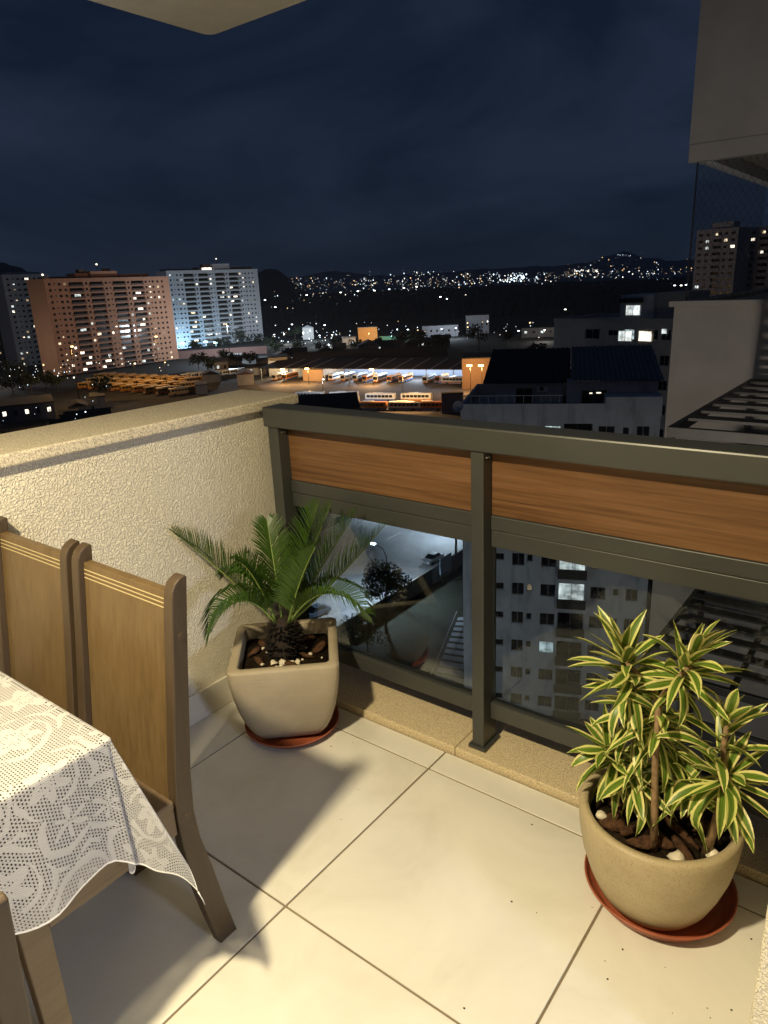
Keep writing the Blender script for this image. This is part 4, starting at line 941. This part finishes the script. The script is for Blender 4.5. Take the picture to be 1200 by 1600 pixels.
# ------------------------------------------------------------------ cars
CARW = plain('black_tyre', (.02, .02, .02), .8); CARG = plain('car_glass', (.015, .018, .022), .08)
def car(loc, rz, paint, label):
    t = empty('parked_car', loc, label, 'car', 'cars in the street below', rz)
    L, Wd = 4.2, 1.72
    low = [(-2.1, .35), (-2.08, .72), (-1.75, .90), (-1.0, .98), (1.35, 1.0), (2.02, .90), (2.1, .5), (2.06, .3), (-2.0, .28)]
    cab = [(-1.15, .97), (-.45, 1.42), (.85, 1.46), (1.55, .99)]
    def ext(pr, h0, taper=1.0): 
        m = MB(); m.ring_loft([[(x, -h0*(taper if z > 1.2 else 1), z) for x, z in pr], [(x, h0*(taper if z > 1.2 else 1), z) for x, z in pr]]); return m
    ext(low, Wd/2).build('body', paint, t, bevel=.06, local=True); ext(cab, Wd/2-.08, .82).build('cabin_glass', CARG, t, bevel=.04, local=True)
    MB().box(-.42, .82, -.60, .60, 1.441, 1.49).build('roof', paint, t, bevel=.02, local=True)
    for x in (-1.3, 1.3):
        for y in (-.80, .80): MB().tube([(x, y-.1, .31), (x, y+.1, .31)], .31, 14).build('wheel', CARW, t, local=True)
    for y in (-.6, .6):
        MB().box(-2.12, -2.04, y-.2, y+.2, .60, .74).build('headlight', M['white'], t, local=True); MB().box(2.04, 2.12, y-.2, y+.2, .62, .78).build('tail_light', M['terracotta'], t, local=True)
q = at(676, 878, GZ); car((q.x, q.y, GZ+.004), R(88), plain('silver_paint', (.35, .36, .38), .3, .4), 'silver car on the road under the middle rail')
q = at(566, 990, GZ); car((q.x, q.y, GZ+.004), R(95), plain('black_paint', (.02, .02, .025), .25), 'dark car at the kerb just right of the palm pot')
q = at(494, 962, GZ); car((q.x, q.y, GZ+.004), R(80), plain('blue_grey_paint', (.10, .13, .18), .25, .4), 'blue grey car behind the palm fronds')

# ================================================================== bus depot
M['depot'] = plain('depot_yard_concrete', (.075, .060, .052), .9, var=.35, scale=.08)
eL, eR = Vector((-263.5, 247.0)), Vector((-163.6, 271.4)); ed = (eR-eL).normalized(); en = Vector((-ed.y, ed.x))   # en points away from the camera
def dp(u, v_): p = eL+ed*u+en*v_; return p
strip('depot_yard', [tuple(dp(-8, 30)), tuple(dp(-8, -14)), tuple(dp(30, -75)), tuple(dp(112, -75)), tuple(dp(112, 30))], GZ+.006, M['depot'])
W_ = (eR-eL).length
shed = empty('bus_shed', (eL.x, eL.y, GZ), 'long open bus shed with a dark roof and pale skylight strips', 'shed', None, math.atan2(ed.y, ed.x))
SR = plain('shed_roof_sheet', (.045, .04, .042), .8, var=.2, scale=.2); SK = plain('pale_skylight_strip', (.36, .34, .33), .7)
MB().prism([(0, 6.0), (25, 8.2), (25, 8.5), (0, 6.3)], -6, W_+2).build('roof', SR, shed, local=True)
for i, u in enumerate((8, 16, 24, 40, 48, 58, 67, 76, 85, 94)):
    MB().prism([(.4, 6.345), (24.5, 8.47), (24.5, 8.53), (.4, 6.405)], u, u+.9).build('skylight_strip', SK, shed, local=True)
MB().box(-6, W_+2, 25.1, 25.4, 0, 8.1).build('back_wall', plain('pale_blue_wall', (.38, .44, .55), .8), shed, local=True)
MB().box(19, 30, .6, 24, 0.01, 5.6).build('workshop_wall', plain('tan_block_wall', (.30, .21, .14), .85), shed, local=True)
for u in (-5, 8, 31, 44, 57, 70, 83, 96): MB().box(u, u+.3, .3, .6, 0, 6.1).build('column', M['wframe'], shed, local=True)
for u in (36, 46, 56, 66, 76, 86, 95):
    o = MB().box(u, u+3, 9.8, 10.2, 6.0, 6.15).build('tube_light', LAMP['cool'][0], shed, local=True)
for u in (40, 58, 76, 93, 3):
    L = lamp_light('shed_light', 'POINT', (0, 0, 0), 10000, (.66, .82, 1.0) if u > 30 else (1, .8, .5), None, .4); L.parent = shed; L.location = (u, 9, 5.4)
M['busw'] = plain('white_bus_paint', (.56, .57, .58), .4); M['buso'] = plain('orange_bus_paint', (.42, .16, .045), .4); M['busb'] = plain('blue_bus_paint', (.06, .12, .30), .4); M['busy'] = plain('yellow_bus_paint', (.46, .27, .06), .45)
def make_bus(paint, skirt):
    t = empty('parked_bus', (0, 0, 0))
    MB().box(-6, 6, -1.25, 1.25, .95, 3.15).build('body', paint, t, bevel=.18, local=True)
    MB().box(-5.97, 5.97, -1.22, 1.22, .35, .949).build('skirt', skirt, t, bevel=.08, local=True)
    wm = MB()
    for s in (-1, 1):
        for i in range(7): wm.box(-5.3+i*1.5, -4.0+i*1.5, s*1.255-.012, s*1.255+.012, 1.65, 2.6)
    tag(wm.build('side_windows', M['wglass'], t, local=True), kind='stuff')
    MB().box(-6.03, -5.99, -1.05, 1.05, 1.35, 2.75).build('windscreen', M['wglass'], t, local=True)
    MB().box(-3, 1, -.8, .8, 3.152, 3.38).build('roof_unit', M['busw'], t, bevel=.05, local=True)
    for x in (-3.6, 3.2):
        for y in (-1.1, 1.1): MB().tube([(x, y-.14, .48), (x, y+.14, .48)], .48, 12).build('wheel', CARW, t, local=True)
    for y in (-.85, .85): MB().box(-6.02, -5.975, y-.2, y+.2, .6, .85).build('headlight', M['white'], t, local=True)
    return t
B0 = make_bus(M['busw'], M['buso']); B1 = make_bus(M['buso'], M['busb']); B2 = make_bus(M['busw'], M['busb']); B3 = make_bus(M['busy'], M['buso'])
used = set()
def bus(proto, p, ang, label, group):
    o = proto if id(proto) not in used else copy_tree(proto); used.add(id(proto))
    o.location = (p[0], p[1], GZ+.008); o.rotation_euler = (0, 0, ang); tag(o, label, 'bus', group); return o
ea = math.atan2(ed.y, ed.x); nose = math.atan2(en.y, en.x)       # local -x is the front: pointing to the camera when rotated by nose
for i, u in enumerate((2.5, 8.5, 33.5, 40, 46.5, 53, 58.5, 65.5, 71.5, 83, 89)):
    bus((B1, B1, B0, B0, B0, B1, B1, B1, B1, B1, B1)[i] if i % 3 else B0, dp(u, 6.0 if u < 20 else (7.5 if i < 5 else 4.5)), nose, '%s bus from the left, parked nose out under the shed' % ORD[i], 'buses under the depot shed')
bus(B0, dp(97, -1), ea+math.pi, 'white bus standing sideways at the right end of the shed', 'buses under the depot shed')
fr = math.atan2(4.3, 10.66)
rowA = [at(595, 627, GZ), at(651, 627, GZ)]; rowB = [at(580, 641, GZ), at(633, 641, GZ), at(672, 641, GZ)]
for i, q in enumerate(rowA): bus((B2, B0)[i], q, fr, '%s bus of the far row parked side on in the orange lit yard' % ('left', 'right')[i], 'buses side on in the yard')
for i, q in enumerate(rowB): bus((B1, B2, B1)[i], q, fr, '%s bus of the near row parked side on in the orange lit yard' % ('left', 'middle', 'right')[i], 'buses side on in the yard')
for r_ in range(3):
    for c in range(2):
        q = at((485, 538)[c], (624, 632, 641)[r_], GZ); bus(B0, q, fr, 'white lit bus behind the parapet corner, %s row, %s' % (('far', 'middle', 'near')[r_], ('left', 'right')[c]), 'white buses by the parapet corner')
yA, yB, yD = at(140, 606, GZ), at(285, 616, GZ), at(165, 592, GZ); n_ = 0
for r_ in range(3):
    for c in range(9):
        q = yA.lerp(yB, c/8.0)+(yD-yA)*(r_*.5); n_ += 1
        bus(B3, q, nose-.5, 'yellow lit bus in the field below the salmon tower, %s from left, %s row' % (ORD[c], ('near', 'middle', 'far')[r_]), 'yellow buses in the left yard')
kA, kB = at(300, 592, GZ), at(395, 583, GZ)
for c in range(9):
    q = kA.lerp(kB, c/8.0); bus(B2, q, nose-.35, 'dark parked bus below the white tower, %s from left' % ORD[c], 'dark buses below the white tower')
# yard lamps that show as bright points
def eave_lamp(px, py, z, col, power, label, soft=.6):
    q = at(px, py, z); street_lamp((q.x, q.y, GZ), z-GZ, col, label, power, .6, .95, (-.2, -1), 'yard lamps of the depot', .12, soft)
eave_lamp(443, 577, -34.8, 'warm', 10000, 'left orange lamp at the shed eave'); eave_lamp(481, 576, -34.8, 'warm', 10000, 'second orange lamp at the shed eave'); eave_lamp(582, 577, -34.8, 'warm', 12000, 'orange lamp at the middle of the shed eave')
eave_lamp(735, 571, -31, 'warm', 9000, 'bright orange lamp at the right end of the shed'); eave_lamp(753, 571, -31, 'warm', 9000, 'orange lamp beside the dark tiled roof, right of the shed')
q = at(640, 633, GZ); street_lamp((q.x+3, q.y-8, GZ), 12, 'warm', 'yard lamp beside the rows of side on buses', 26000, .6, .3, (0, 1), 'yard lamps of the depot', .12, .8)
q = at(505, 634, GZ); street_lamp((q.x+6, q.y-6, GZ), 11, 'cool', 'cool yard lamp above the white buses', 16000, .6, .3, (0, 1), 'yard lamps of the depot', .12, .8)
q = at(215, 612, GZ); street_lamp((q.x, q.y, GZ), 13, 'warm', 'yard lamp over the left half of the yellow buses', 1000, .6, .3, (0, 1), 'yard lamps of the depot', .12, .8)
q = at(262, 610, GZ); street_lamp((q.x, q.y, GZ), 13, 'warm', 'yard lamp over the right half of the yellow buses', 1000, .6, .3, (0, 1), 'yard lamps of the depot', .12, .8)
# tall floodlight masts added in front of the towers to light their fronts
def mast(p, h, col, power, label):
    street_lamp((p.x, p.y, GZ), h, col, label, power, .8, .6, (0, 1), 'added floodlight masts', .2, 1.5)
mast(at_d(120, 600, 335), 24, 'warm', 20000, 'tall added sodium floodlight mast in front of the salmon tower, left'); mast(at_d(250, 585, 370), 24, 'warm', 20000, 'tall added sodium floodlight mast in front of the salmon tower, right')
for i, (px, py) in enumerate(((286, 536), (305, 538), (322, 534), (337, 535))):
    p = at_d(px, py, 590); street_lamp((p.x, p.y, GZ), p.z-GZ, 'teal', '%s teal court lamp from the left, below the white tower' % ORD[i], 12000, .3, 1.4, (0, -1), 'court lamps', .2, 1.2)
p = at_d(360, 560, 480); street_lamp((p.x, p.y, GZ), 22, 'cool', 'tall added cool floodlight mast in front of the white tower', 100000, .3, .5, (0, 1), 'added floodlight masts', .2, 1.5)
p = at_d(-10, 585, 440); street_lamp((p.x, p.y, GZ), 18, 'white', 'added floodlight mast in front of the grey tower', 14000, .3, .5, (0, 1), 'added floodlight masts', .2, 1.5)

# ================================================================== low buildings between
def house(px0, px1, py, d, hgt, dep, m, roofm, label, kind='flat', name='low_building', over=.3, wins=0, lit=None):
    a, b = at_d(px0, py, d), at_d(px1, py, d); t, W = building(name, label, a, b)
    MB().box(0, W, 0, dep, 0, hgt).build('wall', m, t, local=True)
    if kind == 'flat': MB().box(-over, W+over, -over, dep+over, hgt+.002, hgt+.4).build('roof', roofm, t, local=True)
    elif kind == 'gable': MB().ring_loft([[(-over, -over, hgt+.002), (W/2, -over, hgt+W*.22), (W+over, -over, hgt+.002)], [(-over, dep, hgt+.002), (W/2, dep, hgt+W*.22), (W+over, dep, hgt+.002)]]).build('roof', roofm, t, local=True)
    else: MB().prism([(-over, hgt+.002), (dep*.5, hgt+dep*.16), (dep+over, hgt+.002)], -over, W+over).build('roof', roofm, t, local=True)
    for i in range(wins):
        ww = W/(wins*3.2); o = link('window', window_mesh(ww, min(1.6, hgt*.35), (M['lit'][lit] if lit is not None and i % 2 == 0 else M['wglass']), False), t); o.location = (W*(i+.5)/wins-ww/2, -.03, hgt*.45)
    return t
M['roofred'] = plain('old_clay_roof', (.06, .035, .028), .9, var=.3, scale=.3); M['roofpale'] = plain('pale_sheet_roof', (.28, .30, .33), .8, var=.15, scale=.2); M['hwall'] = plain('dim_house_wall', (.22, .21, .20), .9, var=.15, scale=.3)
house(0, 60, 640, 190, 5, 16, M['hwall'], M['darkroof'], 'dark low building at the left edge behind the parapet', 'shed', wins=3, lit=1)
house(62, 130, 650, 175, 4.5, 18, M['hwall'], M['roofred'], 'dark hipped house second from the left edge behind the parapet', 'shed')
house(95, 170, 622, 245, 5, 20, M['hwall'], M['darkroof'], 'wide dark roofed shed below the salmon tower', 'shed')
house(152, 172, 628, 235, 6, 10, M['white'], M['roofpale'], 'small pale house beside the yellow buses', 'flat')
house(186, 250, 634, 215, 4, 22, M['white'], M['roofpale'], 'low shed with a pale sheet roof in front of the yellow buses', 'shed')
house(-10, 80, 610, 300, 6, 24, M['hwall'], M['darkroof'], 'dark low warehouse at the left edge below the grey tower', 'flat', wins=5, lit=2)
house(385, 560, 612, 228, 6.0, 22, M['hwall'], M['darkroof'], 'long black roof in front of the shed', 'shed')
house(400, 720, 660, 165, 5.0, 26, M['hwall'], M['darkroof'], 'black roof just above the railing, in front of the yard', 'shed')
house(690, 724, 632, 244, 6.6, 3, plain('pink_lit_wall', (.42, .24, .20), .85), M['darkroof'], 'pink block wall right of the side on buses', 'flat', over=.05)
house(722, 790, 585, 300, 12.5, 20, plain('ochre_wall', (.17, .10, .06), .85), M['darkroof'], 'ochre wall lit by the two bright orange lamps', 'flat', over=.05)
house(420, 450, 576, 380, 9.5, 14, M['plaster'], M['darkroof'], 'grey block left of the shed roof', 'flat')
house(455, 700, 552, 372, 7, 26, M['hwall'], M['darkroof'], 'dark warehouse roof behind the bus shed', 'shed')
house(280, 420, 580, 520, 5.5, 14, plain('dusty_pink_wall', (.22, .13, .11), .9), M['darkroof'], 'long low wall below the white tower', 'flat')
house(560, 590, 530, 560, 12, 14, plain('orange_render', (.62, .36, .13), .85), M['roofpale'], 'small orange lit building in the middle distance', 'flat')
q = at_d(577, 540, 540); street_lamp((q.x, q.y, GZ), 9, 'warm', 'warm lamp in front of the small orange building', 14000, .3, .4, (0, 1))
house(473, 490, 522, 640, 10, 16, M['white'], M['roofpale'], 'small white gabled building in the middle distance', 'gable')
q = at_d(485, 530, 615); street_lamp((q.x, q.y, GZ), 9, 'cool', 'lamp in front of the white gabled building', 14000, .3, .4, (0, 1))
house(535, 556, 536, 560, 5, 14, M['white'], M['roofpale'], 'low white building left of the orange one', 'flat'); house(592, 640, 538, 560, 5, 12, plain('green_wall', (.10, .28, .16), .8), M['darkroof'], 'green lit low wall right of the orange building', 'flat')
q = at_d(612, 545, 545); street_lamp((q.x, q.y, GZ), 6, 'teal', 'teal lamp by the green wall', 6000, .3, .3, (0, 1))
house(660, 716, 532, 600, 9, 16, M['grey'], M['darkroof'], 'long pale building behind the dark trees', 'flat', wins=6)
house(728, 764, 528, 620, 15, 16, M['grey'], M['darkroof'], 'three storey building with tall white piers', 'flat', wins=5); house(815, 866, 525, 560, 7, 16, M['hwall'], M['darkroof'], 'dim low building beside the dark block', 'flat', wins=4, lit=1)
for i, (px, py, d) in enumerate(((690, 535, 570), (712, 530, 575), (520, 545, 560), (500, 540, 560), (445, 540, 600), (430, 545, 600), (850, 540, 520))):
    q = at_d(px, py, d); street_lamp((q.x, q.y, GZ), 8, ('cool', 'cool', 'white', 'cool', 'white', 'cool', 'white')[i], '%s small lamp from the left in the district behind the depot' % ORD[[5, 6, 4, 3, 2, 1, 7][i]-1], 9000, .3, .5, (0, 1), 'lamps behind the depot', .1, .6)
LT = [(456, 507, 700), (507, 508, 700), (637, 515, 620), (810, 517, 480), (414, 469, 1150), (430, 480, 1000), (883, 487, 900), (479, 461, 1500), (532, 457, 1700), (559, 455, 1700), (585, 454, 1800), (608, 452, 1800), (631, 450, 1900), (651, 448, 1900), (667, 465, 1300), (688, 464, 1300), (698, 467, 1250), (727, 461, 1300), (1054, 446, 900), (1064, 446, 900), (1072, 445, 900)]
for i, (px, py, d) in enumerate(sorted(LT)):
    p = at_d(px, py, d); s_ = d*.0011
    street_lamp((p.x, p.y, GZ), max(5, p.z-GZ), ('cool', 'white')[i % 2], '%s tall distant lamp from the left beyond the depot' % ORD[i], 0, .2, s_, (0, 1), 'distant street lamps', d*.00025)
rd2 = random.Random(31)
n_ = 0
for (x0, x1, y0, y1, d0, d1, cnt) in ((300, 425, 562, 600, 330, 470, 7), (0, 150, 600, 660, 180, 330, 9), (430, 700, 535, 556, 420, 520, 12), (160, 300, 622, 640, 200, 250, 4)):
    for i in range(cnt):
        n_ += 1; px = x0+(x1-x0)*(i+.5)/cnt; d = d0+(d1-d0)*((i*37) % cnt)/cnt; wpx = rd2.uniform(18, 34)
        house(px-wpx/2, px+wpx/2, 560, d, rd2.uniform(3.5, 7), rd2.uniform(10, 18), M['hwall'], (M['darkroof'], M['roofred'], M['darkroof'], M['greyroof'])[n_ % 4], 'dark low house, %s from the left, %s' % (ORD[i], {300: 'below the white tower', 0: 'behind the parapet at left', 430: 'behind the bus shed', 160: 'in front of the yellow buses'}[x0]), ('shed', 'flat', 'gable')[n_ % 3], 'low_house', wins=2 if n_ % 3 == 0 else 0, lit=(1, 2, 0)[n_ % 3])
TL2 = [(x0+(x1-x0)*i/n, py, d) for x0, x1, py, d, n in ((10, 240, 640, 215, 6), (310, 420, 575, 430, 5), (430, 720, 545, 500, 9), (20, 120, 600, 380, 4)) for i in range(n)]
for i, (px, py, d) in enumerate(TL2):
    p = at_d(px+rd2.uniform(-8, 8), py, d+rd2.uniform(-20, 20)); tree((p.x, p.y, GZ), rd2.uniform(7, 11), rd2.uniform(4, 7), 300, .8, 'dark bushy tree, %s from the left, %s' % (ORD[(i, i-6, i-11, i-20)[(i > 5)+(i > 10)+(i > 19)]], ('behind the parapet at left', 'below the white tower', 'behind the bus shed', 'below the grey tower')[(i > 5)+(i > 10)+(i > 19)]), 240+i, LEAF2, .8, 'dark trees among the low roofs')
# trees of the middle distance
TL = [(655, 548, 470, 11, 8), (690, 550, 450, 9, 6), (748, 545, 470, 12, 8), (630, 552, 520, 8, 6), (425, 560, 520, 8, 6), (400, 545, 560, 9, 7), (350, 560, 560, 7, 6), (462, 540, 640, 8, 7), (160, 618, 330, 9, 4.5), (20, 590, 420, 11, 9), (840, 545, 400, 7, 5), (375, 535, 590, 10, 8), (310, 565, 560, 7, 6), (790, 540, 480, 8, 6)]
for i, (px, py, d, h, c) in enumerate(sorted(TL)):
    p = at_d(px, py, d); tree((p.x, p.y, GZ), h*1.3, c, 420, .75, '%s dark tree from the left in the town beyond the parapet' % ORD[i], 40+i, LEAF2, .8, 'trees around the depot')

# ================================================================== woodland, hills and the lights of the far city
def az_dir(px):
    v = at_d(px, 440, 1.0); return Vector((v.x, v.y, 0)).normalized()
rd = random.Random(77)
wd = MB(); nx, ny = 150, 16; gi = {}
for i in range(nx+1):
    px = 405+(1130-405)*i/nx; d0 = az_dir(px)
    for j in range(ny+1):
        dist = 880+j*75+rd.uniform(-25, 25); edge = min(1, i/6, (nx-i)/6)
        h = (9+8*rd.random()+5*math.sin(i*.31+j)+j*.55)*max(.05, min(1, (j)/2.0))*max(.1, edge)
        gi[i, j] = len(wd.v); wd.v.append((d0.x*dist, d0.y*dist, GZ+h))
for i in range(nx):
    for j in range(ny): wd.f.append((gi[i, j], gi[i+1, j], gi[i+1, j+1], gi[i, j+1]))
tag(wd.build('woodland', plain('dark_wood_canopy', (.010, .014, .010), .95, var=.5, scale=.05)), 'dark band of woodland between the depot and the far lights', 'woodland', kind='stuff')
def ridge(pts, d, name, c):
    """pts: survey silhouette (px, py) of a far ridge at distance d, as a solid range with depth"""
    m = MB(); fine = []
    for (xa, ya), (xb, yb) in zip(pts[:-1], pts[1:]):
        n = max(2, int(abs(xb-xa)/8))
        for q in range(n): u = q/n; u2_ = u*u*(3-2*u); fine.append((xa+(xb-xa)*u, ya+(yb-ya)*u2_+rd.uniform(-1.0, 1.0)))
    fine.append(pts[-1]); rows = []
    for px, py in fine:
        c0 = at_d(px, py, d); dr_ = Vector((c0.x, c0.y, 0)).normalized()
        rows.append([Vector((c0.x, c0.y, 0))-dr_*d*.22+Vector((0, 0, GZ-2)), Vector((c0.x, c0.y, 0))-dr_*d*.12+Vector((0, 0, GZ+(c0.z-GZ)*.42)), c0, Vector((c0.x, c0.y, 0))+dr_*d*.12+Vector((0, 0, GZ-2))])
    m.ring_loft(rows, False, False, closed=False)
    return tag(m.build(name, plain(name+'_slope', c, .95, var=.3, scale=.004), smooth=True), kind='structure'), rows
h1, rw1 = ridge([(415, 446), (455, 434), (520, 424), (600, 431), (680, 426), (760, 420), (850, 416), (915, 411), (950, 400), (975, 393), (1005, 402), (1050, 407), (1110, 402), (1200, 408), (1320, 416)], 6200, 'hills', (.09, .115, .16))  # farther ridges bluer and paler, haze put into their colour
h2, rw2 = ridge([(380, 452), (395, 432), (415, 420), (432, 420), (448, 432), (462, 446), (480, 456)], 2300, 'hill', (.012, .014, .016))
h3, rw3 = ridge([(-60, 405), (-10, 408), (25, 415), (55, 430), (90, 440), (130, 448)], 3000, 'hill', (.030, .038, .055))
# lights scattered over the plain and the slopes
FL = {k_: MB() for k_ in ('cool', 'white', 'amber')}
def speck(p, r_, key):
    m = FL[key]; i = len(m.v); m.v += [(p.x-r_, p.y, p.z), (p.x+r_, p.y, p.z), (p.x, p.y-r_, p.z), (p.x, p.y+r_, p.z), (p.x, p.y, p.z-r_), (p.x, p.y, p.z+r_)]
    for a, b, c in ((0, 2, 5), (2, 1, 5), (1, 3, 5), (3, 0, 5), (2, 0, 4), (1, 2, 4), (3, 1, 4), (0, 3, 4)): m.f.append((i+a, i+b, i+c))
def scatter(n, x0, x1, y0, y1, d0, d1, key=None, big=1.0):
    for _ in range(n):
        px = rd.uniform(x0, x1); d = rd.uniform(d0, d1); py = y0+(y1-y0)*rd.random()**1.0
        p = at_d(px, py, d); speck(p, d*.00042*big*rd.choice((.5, .6, .7, .8, 1, 1.2, 2.0)), key or rd.choice(('cool', 'white', 'white', 'amber', 'cool')))
def slope_lights(rows, n, u0, u1, v0, v1, big=1.0):
    for _ in range(n):
        a = rd.uniform(u0, u1)*(len(rows)-1); i = min(int(a), len(rows)-2); q = a-i; t_ = v0+(v1-v0)*rd.random()
        def at_row(r): return r[0].lerp(r[1], t_/.5) if t_ < .5 else r[1].lerp(r[2], (t_-.5)/.5)
        p = at_row(rows[i]).lerp(at_row(rows[i+1]), q)+Vector((0, 0, 5)); d = math.hypot(p.x, p.y)
        speck(p, d*.00040*big*rd.choice((.4, .5, .6, .7, .9, 1.1, 1.7)), rd.choice(('cool', 'white', 'amber', 'amber')))
slope_lights(rw1, 220, .0, .98, .20, .62); slope_lights(rw1, 60, .50, .75, .3, .97, .9); slope_lights(rw1, 40, .02, .18, .3, .8, .9)
scatter(240, 560, 1085, 424, 446, 3200, 4600); scatter(230, 430, 800, 434, 464, 2000, 3000); scatter(46, 770, 850, 426, 440, 3500, 3900, 'cool', 1.5); scatter(26, 795, 822, 430, 438, 3600, 3700, 'cool', 1.9)
scatter(40, 420, 600, 455, 490, 1100, 1500, None, 1.0); scatter(26, 895, 935, 421, 425, 3500, 3600, 'white', 1.2)
scatter(170, 425, 860, 502, 548, 540, 660, None, 1.5); scatter(40, 425, 560, 515, 548, 520, 560, 'cool', 2.2); scatter(34, 15, 110, 568, 592, 400, 430, None, 1.6); scatter(40, 275, 400, 540, 560, 540, 590, None, 1.8); scatter(30, 90, 270, 555, 600, 420, 440, 'white', 1.5); scatter(14, 0, 110, 440, 560, 600, 640, None, 1.6); scatter(12, 0, 180, 600, 660, 190, 260, 'cool', 1.4); scatter(8, 964, 985, 396, 403, 5900, 6000, 'cool', 1.0)
for key, col, st in (('cool', (.70, .87, 1.0), 3.4), ('white', (1.0, .93, .80), 2.9), ('amber', (1.0, .66, .32), 2.4)):
    tag(FL[key].build('distant_city_lights', emit('far_light_'+key, col, st)), '%s points of light scattered over the far city' % {'cool': 'bluish', 'white': 'white', 'amber': 'amber'}[key], 'lights', kind='stuff')

hz = NT('night_air', .5); hz.t.nodes.remove(hz.b)
pv = hz.n('ShaderNodeVolumePrincipled', None, Color=(.80, .86, .95), Density=5.5e-5, Anisotropy=.2); hz.t.links.new(pv.outputs[0], hz.o.inputs['Volume'])
tag(MB().box(-9600, 6100, -1000, 9600, GZ-1.0, 420).build('haze', hz.m), 'thin night haze over the whole city', 'haze', kind='stuff')
